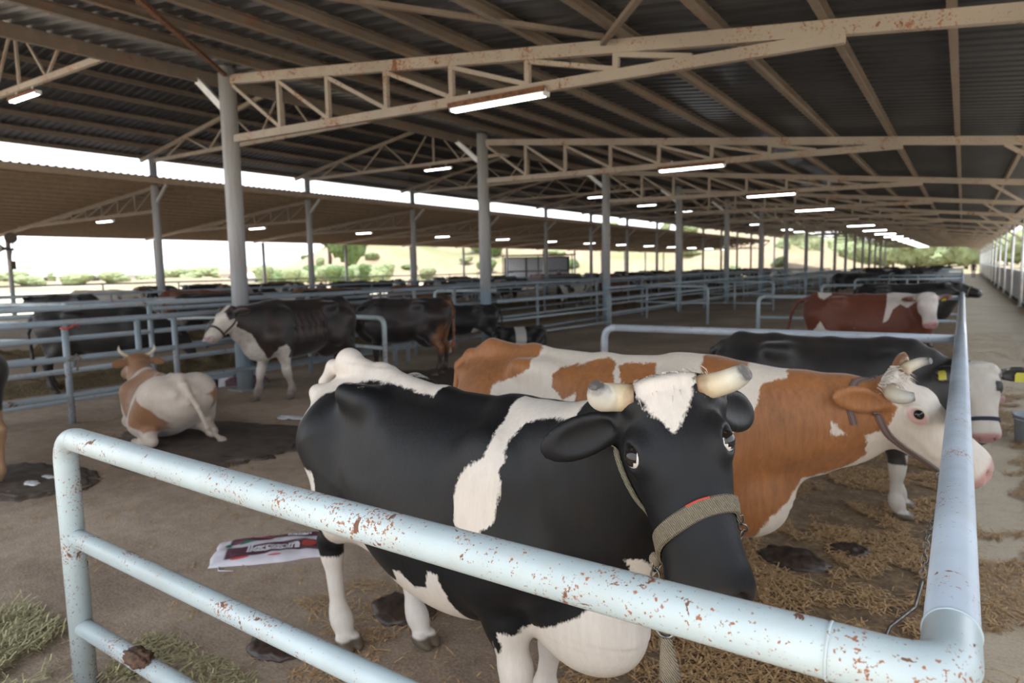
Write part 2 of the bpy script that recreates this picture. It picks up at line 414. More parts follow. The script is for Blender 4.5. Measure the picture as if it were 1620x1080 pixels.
# ------------------------------------------------------------------ right side: low wall and eave posts
wl_ = thing('wall_right', 'low white ribbed metal wall along the feeding alley', 'wall', (2.2, 0, 0), kind='structure')
pm, _nt, _b = nm('wall_panel_white'); 
_c = noise(_nt, 3, 5, .6, vec=wpos(_nt)); L(_nt, ramp(_nt, _c, [(.35, (.60, .61, .66)), (.7, (.74, .75, .78))]), _b.inputs['Base Color']); _b.inputs['Roughness'].default_value = .5
_pan = None
for k in range(0, 17):
    ya, yb = BAY*k+.12, BAY*(k+1)-.12
    if _pan is None:
        v = []; f = []; zs = []
        z = .1
        while z < 1.34: zs += [(z, 0), (z+.11, 0), (z+.125, -.02), (z+.15, -.02)]; z += .165
        n = len(zs)
        for yy in (0, yb-ya):
            for (zz, xx) in zs: v.append((xx, yy, zz))
        f = [(i, n+i, n+i+1, i+1) for i in range(n-1)]
        b0 = len(v)
        for yy in (0, yb-ya):
            for (zz, xx) in zs: v.append((.05, yy, zz))
        f += [(b0+i+1, b0+n+i+1, b0+n+i, b0+i) for i in range(n-1)]
        f += [(n-1, 2*n-1, b0+2*n-1, b0+n-1)]
        _pan = mesh_pd('panel', v, f)
    obj('panel', _pan, pm, wl_, loc=(0, ya, 0))
MB().box((.03, (Y0+Y1)/2, .05), (.16, Y1-Y0-.4, .10)).build('base_strip', flat('base_strip_dark', (.10, .09, .08), .9), wl_)  # dark strip along the foot of the wall
MB().box((.02, (Y0+Y1)/2, 1.40), (.10, Y1-Y0-.4, .05)).build('cap_rail', MAT['white_metal'], wl_)
dp = thing('eave_post', 'white eave post standing in the low white wall', 'post', (XD, BAY, 0), group='white eave posts')
MB().tube([(0, 0, 0), (0, 0, zt(XD)-.1)], .055, 14).build('shaft', MAT['white_metal'], dp)
MB().box((0, 0, .01), (.2, .2, .02)).build('base_plate', MAT['white_metal'], dp)
for k in [0] + list(range(2, 18)):
    c = copy_tree(dp); c.location.y = BAY*k
# ------------------------------------------------------------------ foreground pen frame (front rail, side rail)
FZ, FY = 1.22, 1.345
pen = thing('pen_railing', 'chipped pale blue pipe railing wrapped around the near pen corner', 'railing', (0, FY, 0))
XL, YL = -3.44, .095                     # the front run is slightly out of square and a little bowed
yf = lambda x: YL*(x/XL) - .022*math.sin(math.pi*min(1, max(0, x/XL)))
e = .16
MB().tube([(x, yf(x), FZ) for x in [XL+.14+(-e-.02-XL-.14)*i/14 for i in range(15)]], .053, 40, False).build('top_rail', MAT['pipe'], pen)
MB().tube(arc((XL, YL, FZ), (XL+.14, yf(XL+.14), FZ), (XL, YL, FZ-.13), 10) + [(XL, YL, .0)], .051, 36, True).build('bent_post', MAT['pipe'], pen)
MB().tube([(-e-.02, yf(-e-.02), FZ)] + arc((0.012, 0, FZ), (-.085, yf(-.085), FZ), (0.012, .085, FZ), 12) + [(0.012, e+.03, FZ)], [.0533]*8+[.0522]*5+[.0512, .0505], 40, False).build('corner_elbow', MAT['pipe'], pen)
for c, d in (((-e-.02, 0, FZ), (1, 0, 0)), ((.012, e+.03, FZ), (0, 1, 0))):
    ring = []
    for i in range(40):
        a = 2*math.pi*i/40; rr = (.0532 if d[0] else .0502) + .0008*mnoise.noise(Vector((i*.7, c[0]*9, 3)))
        ring.append((c[0] + (0 if d[0] else rr*math.cos(a)), c[1] + (rr*math.cos(a) if d[0] else 0), c[2] + rr*math.sin(a)))
    MB().tube(ring, .0030, 6, closed=True).build('weld_bead', MAT['pipe'], pen)
MB().tube([(.012, e+.03, FZ), (.012, 8, FZ), (.012, 23.4, FZ)], .05, 36, True).build('side_rail', MAT['pipe_side'], pen)
MB().tube([(XL+.03, YL, .74), (-.06, 0, .715)], .041, 28).build('middle_rail', MAT['pipe'], pen)
MB().tube([(XL+.03, YL, .30), (-.06, 0, .30)], .041, 28).build('lower_rail', MAT['pipe'], pen)
MB().tube([(.012, .02, FZ-.03), (.012, .02, 0)], .05, 28).build('post', MAT['pipe'], pen)
for y in (7.75-FY, 16.45-FY, 23.3-FY): MB().tube([(.012, y, FZ-.03), (.012, y, 0)], .04, 16).build('post', MAT['pipe_side'], pen)
# lump of dried dung stuck on the lower rail
_v = []; 
bm = bmesh.new(); bmesh.ops.create_icosphere(bm, subdivisions=4, radius=1)
for v in bm.verts:
    n = 1 + .35*mnoise.noise(v.co*3.1) + .2*mnoise.noise(v.co*9)
    v.co = Vector((v.co.x*.085*n, v.co.y*.045*n, v.co.z*.034*n))
me = bpy.data.meshes.new('dung_crust'); bm.to_mesh(me); bm.free(); me.shade_smooth()
MAT['dung'] = flat('dung', (.085, .045, .025), .85, 0, .5, 40)
o = obj('dung_crust', me, MAT['dung'], None, (XL+.58, FY+.079-.016, .333)); tag(o, 'brown dried dung crust stuck on the lower pipe rail', 'dung')

# ------------------------------------------------------------------ other pipe fences
def fence(name, label, a, b, rails, posts, mat, rt=.042, rr=.032, rp=.04, bend_a=False, bend_b=False, group=None, top=None, cat='fence'):
    """a,b ground points; rails heights (first = top); posts = fractions or metres from a"""
    a = Vector((a[0], a[1], 0)); b = Vector((b[0], b[1], 0)); d = b-a; ln = d.length
    t = thing(name, label, cat, a, math.atan2(d.y, d.x), group=group)
    z = rails[0]; r = .16
    xa, xb = (r if bend_a else 0), (ln-r if bend_b else ln)
    MB().tube([(xa, 0, z), (xb, 0, z)], rt, 14).build('top_rail', mat, t)
    if bend_a: MB().tube(arc((0, 0, z), (r, 0, z), (0, 0, z-r), 6)+[(0, 0, 0)], rt, 14).build('bent_post', mat, t)
    if bend_b: MB().tube(arc((ln, 0, z), (ln-r, 0, z), (ln, 0, z-r), 6)+[(ln, 0, 0)], rt, 14).build('bent_post', mat, t)
    for h in rails[1:]: MB().tube([(0, 0, h), (ln, 0, h)], rr, 12).build('rail', mat, t)
    for p in posts: MB().tube([(p, 0, z), (p, 0, 0)], rp, 12).build('post', mat, t)
    return t
PF, PD = MAT['pipe_far'], MAT['pipe_dirty']
fence('divider_rail', 'pale pipe divider rail between the brown cow pen and the red cow pen', (-3.72, 7.75), (-.04, 7.75), [1.2], [], MAT['pipe_side'], .044, bend_a=True)
fence('divider_rail', 'pipe divider with one lower rail behind the red cow with white face', (-3.95, 16.45), (-.04, 16.45), [1.2, .72], [], PF, .044, bend_a=True)
for k, y in enumerate((25.0, 33.5, 42, 50.5, 59, 67.5, 76)):
    fence('divider_rail', 'grey pipe divider in the distant pens along the feeding alley', (-3.95, y), (-.04, y), [1.2, .72, .3], [2.0], PF, .044, bend_a=True, group='distant pen dividers')
fence('alley_rail', 'grey pipe rail edging the distant pens beside the feeding alley', (.01, 25.0), (.01, 84), [1.2, .7], [8.5*i for i in range(7)], PF, .045)
# double fence along the near column row
fence('row_fence', 'weathered pipe fence in front of the near column row', (-9.86, 1.5), (-9.86, 11.0), [1.35, .87, .38], [2.75, 3.7, 4.25, 5.7, 9, 9.4], PD, .043, .040, .042)
fence('row_fence', 'rear line of the double pipe fence behind the near columns', (-10.6, 1.5), (-10.6, 60), [1.52, 1.08, .62, .2], [1.6, 4.3, 7.4, 10.5]+[12+4*i for i in range(12)], PD, .040, .036, .04)
fence('row_fence', 'pale pipe fence following the column row into the distance', (-9.86, 20.7), (-9.86, 95), [1.25, .85, .4], [.1+3.4*i for i in range(22)], PF, .042, .034, .036)
fence('pen_gate', 'short pale gate with rounded corner behind the dirty black cow', (-9.75, 9.0), (-8.55, 8.85), [1.12, .58], [], MAT['pipe'], .045, .034, bend_b=True, cat='gate')
fence('pen_gate', 'long pale gate with rounded corner beyond the standing calf', (-9.92, 14.42), (-9.42, 20.05), [1.12, .62, .2], [], PF, .045, .034, bend_b=True, cat='gate')
fence('pen_gate', 'pale gate with a tall end post farther down the pens', (-9.7, 22.9), (-7.0, 22.4), [1.25, .7], [], PF, .042, .034, bend_b=True, cat='gate')
for k, y in enumerate((30, 37, 44, 51, 58, 65)):
    fence('pen_gate', 'distant grey pipe gate beside the column row', (-9.7, y), (-6.6, y), [1.2, .7, .3], [1.5], PF, .042, bend_b=True, group='distant pen gates', cat='gate')
# feed lane and far side fences
fence('feed_fence', 'pipe feed fence along the near edge of the feed lane', (-14.2, 2), (-14.2, 96), [1.25, .8, .45], [1+4.2*i for i in range(23)], PD, .042, .034, .036)
fence('feed_fence', 'pipe feed fence along the middle of the centre hall', (-18.6, 2), (-18.6, 96), [1.3, .85, .45], [2.5+4.2*i for i in range(22)], PD, .042, .034, .036)
fence('feed_fence', 'pipe feed fence along the far column row', (-24.7, 5), (-24.7, 106), [1.35, .95, .5], [3+4.2*i for i in range(24)], PD, .045, .036, .04)
fence('feed_fence', 'outer pipe fence beneath the edge of the brown roof', (-38.0, 8), (-38.0, 58), [1.55, 1.1, .6], [2+4.2*i for i in range(12)], PD, .045, .036, .04)
fence('pen_gate', 'white gate with rounded corner among the cattle of the feed lane', (-18.4, 6.4), (-16.2, 7.1), [1.35, .95, .55], [], MAT['pipe'], .05, .036, bend_b=True, cat='gate')
fence('pen_gate', 'white gate top bar behind the double fence and red cow', (-17.2, 9.5), (-14.6, 11.3), [1.3, .85], [], MAT['pipe'], .05, .036, bend_a=True, cat='gate')
fence('pen_gate', 'white gate with rounded corner behind the herd at mid hall', (-12.65, 15.2), (-10.8, 15.6), [1.36, .9], [], MAT['pipe'], .045, .036, bend_a=True, cat='gate')
for k, y in enumerate((20, 29, 38, 47, 56, 65)):
    fence('pen_gate', 'distant pipe gate crossing the centre hall', (-24.5, y), (-18.78, y+.6), [1.25, .8, .4], [2.9], PD, .042, .034, group='gates of the centre hall', cat='gate')
# ------------------------------------------------------------------ cattle: smooth implicit bodies meshed with surface nets
def spl(tab, x):
    """Catmull-Rom through the rows of tab (first column is x)"""
    t = np.asarray(tab, np.float64); X = t[:, 0]; out = []
    m = np.gradient(t[:, 1:], X, axis=0)
    i = np.clip(np.searchsorted(X, x)-1, 0, len(X)-2); h = X[i+1]-X[i]; s = np.clip((x-X[i])/h, 0, 1)
    s2, s3 = s*s, s*s*s
    for c in range(1, t.shape[1]):
        out.append((2*s3-3*s2+1)*t[i, c] + (s3-2*s2+s)*h*m[i, c-1] + (-2*s3+3*s2)*t[i+1, c] + (s3-s2)*h*m[i+1, c-1])
    return out
class Body:
    def __init__(s): s.p = []; s.sx = 1.0; s.ears = {}
    def cone(s, a, b, ra, rb, k=.05, flat=None, g='body', op=1):
        a = np.array(a, float); b = np.array(b, float)
        if g in ('body', 'leg', 'tail'): a[0] *= s.sx; b[0] *= s.sx
        ab = b-a; l2 = max(ab@ab, 1e-9)
        fl = None
        if flat: ax = np.array(flat[0], float); ax /= np.linalg.norm(ax); fl = (ax, flat[1])
        def fn(P):
            t = np.clip(((P-a)@ab)/l2, 0, 1); q = P - (a + t[..., None]*ab)
            if fl: q = q + (q@fl[0])[..., None]*fl[0]*(1/fl[1]-1)
            d = np.linalg.norm(q, axis=-1) - (ra+(rb-ra)*t)
            return d*(min(1, fl[1]) if fl else 1)
        r = max(ra, rb)*(max(1, fl[1]) if fl else 1)
        s.p.append((fn, np.minimum(a, b)-r, np.maximum(a, b)+r, k, op, g)); return s
    def chain(s, pts, rs, k=.04, **kw):
        for i in range(len(pts)-1): s.cone(pts[i], pts[i+1], rs[i], rs[i+1], k, **kw)
        return s
    def ell(s, c, r, k=.05, rot=None, g='body', op=1):
        c = np.array(c, float); r = np.array(r, float); Rm = np.eye(3) if rot is None else np.array(rot, float)
        if g in ('body', 'leg', 'tail', 'hoof'): c[0] *= s.sx; r[0] *= s.sx
        def fn(P):
            q = (P-c)@Rm; k0 = np.linalg.norm(q/r, axis=-1); k1 = np.linalg.norm(q/(r*r), axis=-1)+1e-9
            return k0*(k0-1)/k1
        e = np.abs(Rm)@r
        s.p.append((fn, c-e, c+e, k, op, g)); return s
    def loft(s, tab, o=(0, 0, 0), Rm=None, n=2.2, top=0., k=.05, g='body', op=1):
        o = np.array(o, float); T = np.asarray(tab, float).copy()
        if g == 'body': T[:, 0] *= s.sx
        elif g == 'hoof': o[0] *= s.sx
        Rm = np.eye(3) if Rm is None else np.array(Rm, float)
        x0, x1 = T[0, 0], T[-1, 0]
        xs = np.linspace(x0, x1, 240); Z, HY, HZ = spl(T, xs)
        def fn(P):
            q = (P-o)@Rm; x = q[..., 0]; xc = np.clip(x, x0, x1)
            zc = np.interp(xc, xs, Z); hy = np.interp(xc, xs, HY); hz = np.interp(xc, xs, HZ)
            z = (q[..., 2]-zc)/hz; y = np.abs(q[..., 1])/(hy*(1-top*np.clip(z, -.2, 1)))
            d = ((y**n + np.abs(z)**n + 1e-9)**(1/n) - 1)*np.minimum(hy, hz)
            dx = x-xc
            return np.where(np.abs(dx) > 0, np.sqrt(np.maximum(d, 0)**2+dx*dx), d)
        m = max(np.abs(Z).max()+HZ.max(), HY.max())
        c = np.array([[x, y, z] for x in (x0, x1) for y in (-HY.max(), HY.max()) for z in ((Z-HZ).min(), (Z+HZ).max())])@Rm.T + o
        s.p.append((fn, c.min(0), c.max(0), k, op, g)); return s
    def field(s, P, groups=None):
        d = np.full(P.shape[:-1], 9.0)
        for fn, lo, hi, k, op, g in s.p:
            if groups and g not in groups: continue
            v = fn(P)
            if op > 0: h = np.maximum(k-np.abs(d-v), 0)/k; d = np.minimum(d, v) - h*h*k*.25
        return d
    def mesh(s, h, zmin=0.0):
        lo = np.min([p[1] for p in s.p if p[4] > 0], axis=0)-3*h; hi = np.max([p[2] for p in s.p if p[4] > 0], axis=0)+3*h
        n = np.ceil((hi-lo)/h).astype(int)+1
        D = np.full(n, 1.0, np.float32); ax = [lo[i]+h*np.arange(n[i]) for i in range(3)]
        for fn, l, u, k, op, g in s.p:
            m = k+2.5*h
            i0 = np.clip(((l-m-lo)/h).astype(int), 0, n-1); i1 = np.clip(((u+m-lo)/h).astype(int)+2, 1, n)
            sl = tuple(slice(i0[j], i1[j]) for j in range(3))
            P = np.stack(np.meshgrid(*[ax[j][sl[j]] for j in range(3)], indexing='ij'), -1)
            v = fn(P).astype(np.float32); d = D[sl]
            if op > 0: hh = np.maximum(k-np.abs(d-v), 0)/k; D[sl] = np.minimum(d, v) - hh*hh*k*.25
            else: v = -v; hh = np.maximum(k-np.abs(d-v), 0)/k; D[sl] = np.maximum(d, v) + hh*hh*k*.25
        if zmin is not None:
            D = np.maximum(D, (zmin-ax[2])[None, None, :].astype(np.float32))
        return nets(D, lo, h)

def nets(D, lo, h):
    ins = D < 0
    c = np.zeros(tuple(np.array(D.shape)-1), np.int8)
    for dx in (0, 1):
        for dy in (0, 1):
            for dz in (0, 1):
                c += ins[dx:D.shape[0]-1+dx, dy:D.shape[1]-1+dy, dz:D.shape[2]-1+dz]
    act = (c > 0) & (c < 8); I = np.argwhere(act)
    idx = np.full(c.shape, -1, np.int64); idx[act] = np.arange(len(I))
    acc = np.zeros((len(I), 3)); cnt = np.zeros(len(I))
    cor = [(a, b, d) for a in (0, 1) for b in (0, 1) for d in (0, 1)]
    for p in cor:
        for a in range(3):
            if p[a]: continue
            q = list(p); q[a] = 1
            d0 = D[I[:, 0]+p[0], I[:, 1]+p[1], I[:, 2]+p[2]]; d1 = D[I[:, 0]+q[0], I[:, 1]+q[1], I[:, 2]+q[2]]
            x = (d0 < 0) != (d1 < 0); t = np.where(x, d0/(d0-d1+1e-12), 0)
            pt = np.tile(np.array(p, float), (len(I), 1)); pt[:, a] += t
            acc[x] += pt[x]; cnt[x] += 1
    V = (I + acc/cnt[:, None])*h + lo
    F = []
    for a in range(3):
        b, d = (a+1) % 3, (a+2) % 3
        s0 = [slice(None)]*3; s1 = [slice(None)]*3; s0[a] = slice(0, -1); s1[a] = slice(1, None)
        A, B = ins[tuple(s0)], ins[tuple(s1)]
        for flip, m in ((False, A & ~B), (True, ~A & B)):
            E = np.argwhere(m)
            E = E[(E[:, b] > 0) & (E[:, d] > 0) & (E[:, b] < D.shape[b]-1) & (E[:, d] < D.shape[d]-1)]
            def cell(db, dd):
                e = E.copy(); e[:, b] += db; e[:, d] += dd; return idx[e[:, 0], e[:, 1], e[:, 2]]
            q = np.stack([cell(-1, -1), cell(0, -1), cell(0, 0), cell(-1, 0)], 1)
            F.append(q[:, ::-1] if flip else q)
    F = np.concatenate(F); F = F[(F >= 0).all(1)]
    return V, F

def np_mesh(name, V, F, attrs=None):
    me = bpy.data.meshes.new(name); me.vertices.add(len(V)); me.vertices.foreach_set('co', V.astype(np.float32).ravel())
    me.loops.add(F.size); me.loops.foreach_set('vertex_index', F.astype(np.int32).ravel())
    me.polygons.add(len(F)); me.polygons.foreach_set('loop_start', np.arange(0, F.size, F.shape[1], dtype=np.int32))
    me.update(calc_edges=True); me.validate()
    me.polygons.foreach_set('use_smooth', np.ones(len(me.polygons), bool))
    for k, a in (attrs or {}).items():
        at = me.attributes.new(k, 'FLOAT', 'POINT'); at.data.foreach_set('value', a.astype(np.float32))
    return me

def poly_sd(P, poly):
    """signed distance to a 2-D polygon, positive inside"""
    v = np.asarray(poly, float); n = len(v); d = np.full(len(P), 1e9); ins = np.zeros(len(P), bool)
    for i in range(n):
        a, b = v[i], v[(i+1) % n]; e = b-a; w = P-a
        t = np.clip((w@e)/max(e@e, 1e-12), 0, 1); d = np.minimum(d, ((w - t[:, None]*e)**2).sum(1))
        c = ((a[1] <= P[:, 1]) != (b[1] <= P[:, 1]))
        if e[1] != 0: ins ^= c & (P[:, 0] < a[0] + (P[:, 1]-a[1])*e[0]/e[1])
    d = np.sqrt(d); return np.where(ins, d, -d)

def unit(v): v = np.array(v, float); return v/np.linalg.norm(v)
def head_frame(P, fwd, up):
    x = unit(fwd); z = np.array(up, float); z = unit(z - x*(z@x)); y = np.cross(z, x)
    return np.array(P, float), np.stack([x, y, z], 1)      # columns = axes

# trunk profile: x, centre height, half width, half height
TRUNK = [(-.95, 1.17, .045, .05), (-.92, 1.165, .125, .13), (-.84, 1.15, .20, .22), (-.66, 1.11, .25, .30), (-.42, 1.06, .275, .345), (-.15, 1.01, .32, .39),
         (.10, .985, .335, .41), (.34, .99, .31, .41), (.54, 1.03, .265, .38), (.70, 1.05, .205, .33), (.82, 1.05, .13, .24), (.89, 1.04, .04, .09)]
HEAD = [(-.035, -.105, .05, .045), (-.02, -.10, .088, .085), (.03, -.105, .110, .105), (.09, -.112, .122, .118), (.16, -.118, .128, .130), (.22, -.122, .122, .128),
        (.29, -.124, .106, .114), (.36, -.122, .097, .102), (.43, -.120, .098, .092), (.48, -.119, .104, .084), (.52, -.121, .100, .072), (.548, -.123, .072, .050), (.558, -.124, .04, .03)]

def build_cow(h=.02, head=((1.22, 0, 1.42), (.8, 0, -.55), (.55, 0, .8)), lying=False, legs=None, tail=None, ear=None, hs=1.0, sc=1.0,
              udder=True, thin=0., rump=0., neck_r=1.0, ear_t=1.0, dewlap=True, belly=1.0, folds=False, hooks=1.0, sx=1.0, brisket=1.0, drop=0., nbz=0., lie=.50):
    """returns Body plus head frame; x forward, y left, z up, feet on z = 0"""
    B = Body(); B.sx = sx; dz = -lie if lying else 0.
    T = [(x, zc+dz, hy*(1-thin*.15)*(belly if -.5 < x < .6 else 1), hz) for x, zc, hy, hz in TRUNK]
    if drop: T = [(x, zc-drop/2*max(0, 1-((x-.0)/.62)**2), hy, hz+drop/2*max(0, 1-((x-.0)/.62)**2)) for x, zc, hy, hz in T]
    if lying: T = [(x, zc, hy*1.12, hz*.93) for x, zc, hy, hz in T]
    B.loft(T, n=2.25, top=.22, k=.04)
    for s in (-1, 1):
        B.cone((-.46, s*.205, 1.325+dz+rump*.5), (-.34, s*.18, 1.315+dz+rump*.4), .048*hooks, .05, .14)                 # hook bones
        B.ell((-.885, s*.105, 1.245+dz+rump*.6), (.055, .045, .05), .07)                                 # pins
        if not lying or True: B.ell((-.25, s*(.375), 1.20+dz), (.14, .075, .11), .12, op=-1)   # hollow flank
        B.ell((-.66, s*.325, 1.20+dz), (.15, .06, .09), .10, op=-1)
    B.chain([(-.90, 0, 1.33+dz+rump), (-.74, 0, 1.385+dz+rump), (-.45, 0, 1.385+dz+rump*.55), (0, 0, 1.372+dz), (.40, 0, 1.375+dz), (.58, 0, 1.37+dz)], [.03, .045, .04, .035, .045, .05], .09)
    if thin:
        for i in range(6):
            x = .32-.11*i
            for s in (-1, 1): B.chain([(x+.04, s*.20, 1.27+dz), (x, s*.318, 1.05+dz), (x-.02, s*.30, .82+dz)], [.008, .011, .008], .035)
    o, Rm = head_frame(*head); HP = lambda x, y, z: o + Rm@(np.array([x, y, z])*hs)
    # neck: crest and throat chains
    nb, nt_ = np.array((.50, 0, 1.22+dz)), HP(.055, 0, -.125); lb, lt = np.array((.68, 0, .99+dz)), HP(.13, 0, -.185)
    m1 = (nb+nt_)/2 + np.array((0, 0, .0)); m2 = (lb+lt)/2 + np.array((0, 0, -.02))
    nb[0] *= sx; lb[0] *= sx; nb[2] += nbz; lb[2] += nbz*.6; fwd = Rm[:, 0]
    v1 = nt_-nb; v2 = lt-lb; q1 = nt_ - v1*.33 + np.array((0, 0, .02)); q2 = lt - v2*.33 + np.array((0, 0, -.02))
    def bez(a, b, c, d, n=6): return [((1-t)**3)*a+3*t*(1-t)**2*b+3*t*t*(1-t)*c+t**3*d for t in np.linspace(0, 1, n)]
    u = np.array((.30, 0, .0)); 
    B.chain(bez(nb, nb+u, q1, nt_), [x*neck_r for x in (.165, .145, .125, .108, .094, .078)], .10, g='neck')
    B.chain(bez(lb, lb+u*.8, q2, lt), [x*neck_r for x in (.175, .155, .135, .118, .102, .088)], .10, g='neck')
    mids = [(a+b)/2 for a, b in zip(bez(nb, nb+u, q1, nt_), bez(lb, lb+u*.8, q2, lt))]
    B.chain(mids, [x*neck_r for x in (.17, .15, .13, .112, .096, .08)], .10, g='neck')
    if dewlap:
        dl = [p + np.array((0, 0, -z)) for p, z in zip(bez(lb, lb+u*.8, q2, lt), (.16, .165, .15, .125, .10, .06))]
        for i in range(5): B.cone(dl[i], dl[i+1], (.085, .075, .06, .05, .045, .03)[i], (.085, .075, .06, .05, .045, .03)[i+1], .09, flat=((0, 1, 0), .55), g='neck')
    B.ell((.72+.10*(brisket-1), 0, .76-.38*(brisket-1)+dz*(1 if not lying else .95)), (.19*brisket, .120*brisket, .165*brisket), .15)                                 # brisket
    # head
    B.loft([(x*hs, z*hs, a*hs, b*hs) for x, z, a, b in HEAD], o, Rm, n=2.5, top=-.04, k=.05, g='head')
    for s in (-1, 1):
        B.ell(HP(.165, s*.100, -.036), np.array((.050, .034, .036))*hs, .035*hs, rot=Rm, g='head')         # orbit
        B.ell(HP(.09, s*.07, -.20), np.array((.06, .045, .06))*hs, .05*hs, rot=Rm, g='head')              # jaw angle
        B.ell(HP(.035, s*.09, -.03), np.array((.03, .03, .028))*hs, .03*hs, rot=Rm, g='head')             # horn base
        if h < .013:
            B.ell(HP(.172, s*.130, -.016), np.array((.035, .030, .023))*hs, .008*hs, rot=Rm, g='head', op=-1)
            B.ell(HP(.538, s*.058, -.078), np.array((.030, .019, .024))*hs, .012*hs, rot=Rm, g='head', op=-1)
            B.cone(HP(.40, s*.108, -.168), HP(.54, s*.075, -.160), .006*hs, .006*hs, .010*hs, g='head', op=-1)
            B.cone(HP(.20, s*.102, -.105), HP(.33, s*.089, -.135), .010*hs, .008*hs, .03*hs, g='head')      # facial crest
        elif h < .026:
            B.ell(HP(.536, s*.046, -.095), np.array((.022, .016, .022))*hs, .012*hs, rot=Rm, g='head', op=-1)
        # ears
        er = (ear or {}).get(s, (-.25, .93, -.05)); d = unit(Rm@np.array((er[0], s*er[1], er[2]))); b0 = HP(.06, s*.104, -.075)
        nrm = unit(Rm@np.array((er[3], er[4]*s, er[5]))) if len(er) > 3 else unit(np.cross(d, Rm[:, 2])*s)
        nrm = unit(nrm - d*(nrm@d)); wd = np.cross(nrm, d); ER = np.stack([d, wd, nrm], 1); th = .020*ear_t*max(1, h/.012)
        B.ears[s] = (b0, d, nrm, wd)
        B.cone(b0, b0+d*.06*hs, .030*hs, .034*hs, .03, g='ear')
        B.ell(b0+d*.135*hs, np.array((.115, .058, th))*hs, .025, rot=ER, g='ear')
        if h < .016: B.ell(b0+d*.125*hs+nrm*.022*hs, np.array((.085, .040, .018))*hs, .012, rot=ER, g='ear', op=-1)
    # legs
    def claws(f, t, r=.036):
        d = unit((f[0]-t[0]+.05, f[1]-t[1], 0)) if t is not None else np.array((1., 0, 0))
        return f
    def leg(pts, rs, toe=(.06, 0), k=.05):
        B.chain(pts, rs, k, g='leg')
        a = np.array(pts[-1], float)
        for s in (-1, 1):
            B.loft([(-.045, .032, .022, .028), (-.02, .036, .034, .034), (.02, .032, .036, .032), (.06, .022, .030, .022), (.085, .012, .012, .012)], (a[0]+toe[0]*.3, a[1]+s*.030, 0), np.stack([unit((1, toe[1]+s*-.05, 0)), np.cross((0, 0, 1.), unit((1, toe[1]+s*-.05, 0))), (0, 0, 1)], 1), n=2.4, k=.012, g='hoof')
    lg = legs or {}
    if not lying:
        for s in (-1, 1):
            dx, dy = lg.get(('r', s), (0, 0))
            B.cone((-.66, s*.14, 1.10), (-.50, s*.175, .84), .20, .145, .10); B.cone((-.80, s*.115, 1.08), (-.74+dx*.4, s*.14, .74), .12, .085, .10)
            hk = (-.80+dx*.7, s*.15+dy*.6, .535)
            leg([(-.55, s*.175, .86), (-.64+dx*.3, s*.165+dy*.3, .70), hk, (-.795+dx*.85, s*.15+dy*.8, .46), (-.765+dx, s*.15+dy, .17), (-.74+dx, s*.15+dy, .125), (-.71+dx, s*.15+dy, .055)],
                [.15, .105, .056, .047, .039, .046, .044])
            B.ell((-.825+dx*.7, s*.15+dy*.6, .545), (.04, .032, .045), .05, g='leg')
            dx, dy = lg.get(('f', s), (0, 0))
            B.ell((.50, s*.185, 1.05), (.17, .095, .29), .10, rot=np.array(Matrix.Rotation(R(-16), 3, 'Y')))
            B.cone((.62, s*.17, .92), (.46, s*.18, .78), .125, .10, .10)
            leg([(.47, s*.175, .80), (.50+dx*.3, s*.165+dy*.3, .62), (.53+dx*.6, s*.155+dy*.6, .43), (.53+dx*.7, s*.155+dy*.7, .36), (.525+dx, s*.155+dy, .16), (.54+dx, s*.155+dy, .12), (.565+dx, s*.155+dy, .055)],
                [.10, .078, .056, .045, .040, .046, .044])
    else:
        for s in (-1, 1):
            B.cone((-.66, s*.20, .62), (-.36, s*.34, .30), .24, .17, .12); B.cone((-.36, s*.31, .24), (-.72, s*.34, .13), .13, .06, .08, g='leg')
            B.chain([(-.72, s*.34, .11), (-.50, s*.38, .07), (-.38, s*.40, .055)], [.06, .045, .045], .04, g='leg'); B.ell((-.30, s*.41, .05), (.075, .05, .045), .02, g='hoof')
            B.cone((.55, s*.2, .52), (.48, s*.24, .20), .16, .10, .10)
            if lg.get(('f', s)) == 'out':
                B.chain([(.50, s*.24, .20), (.85, s*.22, .10), (1.12, s*.20, .06), (1.18, s*.20, .055)], [.09, .06, .045, .05], .04, g='leg'); B.ell((1.26, s*.20, .05), (.08, .05, .045), .02, g='hoof')
            else:
                B.chain([(.48, s*.25, .17), (.82, s*.22, .12), (.86, s*.21, .08), (.60, s*.20, .06)], [.09, .065, .055, .045], .04, g='leg')
    if udder and not lying: B.ell((-.47, 0, .66), (.20, .15, .15), .10)
    # tail
    tl = tail or [(-.90, 0, 1.34), (-.985, 0, 1.27), (-1.02, 0, 1.05), (-1.01, 0, .80), (-1.0, 0, .62)]
    if lying and not tail: tl = [(-.90, 0, 1.34+dz), (-.975, -.03, 1.22+dz), (-1.0, -.10, .46), (-.98, -.20, .20), (-.92, -.32, .07)]
    tl = [np.array(p, float)+np.array((0, 0, rump if i == 0 else rump*.7)) for i, p in enumerate(tl)]
    rs = np.linspace(.036, .019, len(tl)); rs = np.maximum(rs, h*.9)
    B.chain(tl, list(rs), .03, g='tail')
    e = tl[-1]; dd = unit(tl[-1]-tl[-2])
    B.chain([e, e+dd*.12, e+dd*.30], [max(.022, h), max(.045, h*1.2), max(.015, h*.8)], .03, g='tail')
    B.frame = (o, Rm, hs); B.dz = dz
    return B

def hl(B, V):
    o, Rm, hs = B.frame; return ((V-o)@Rm)/hs

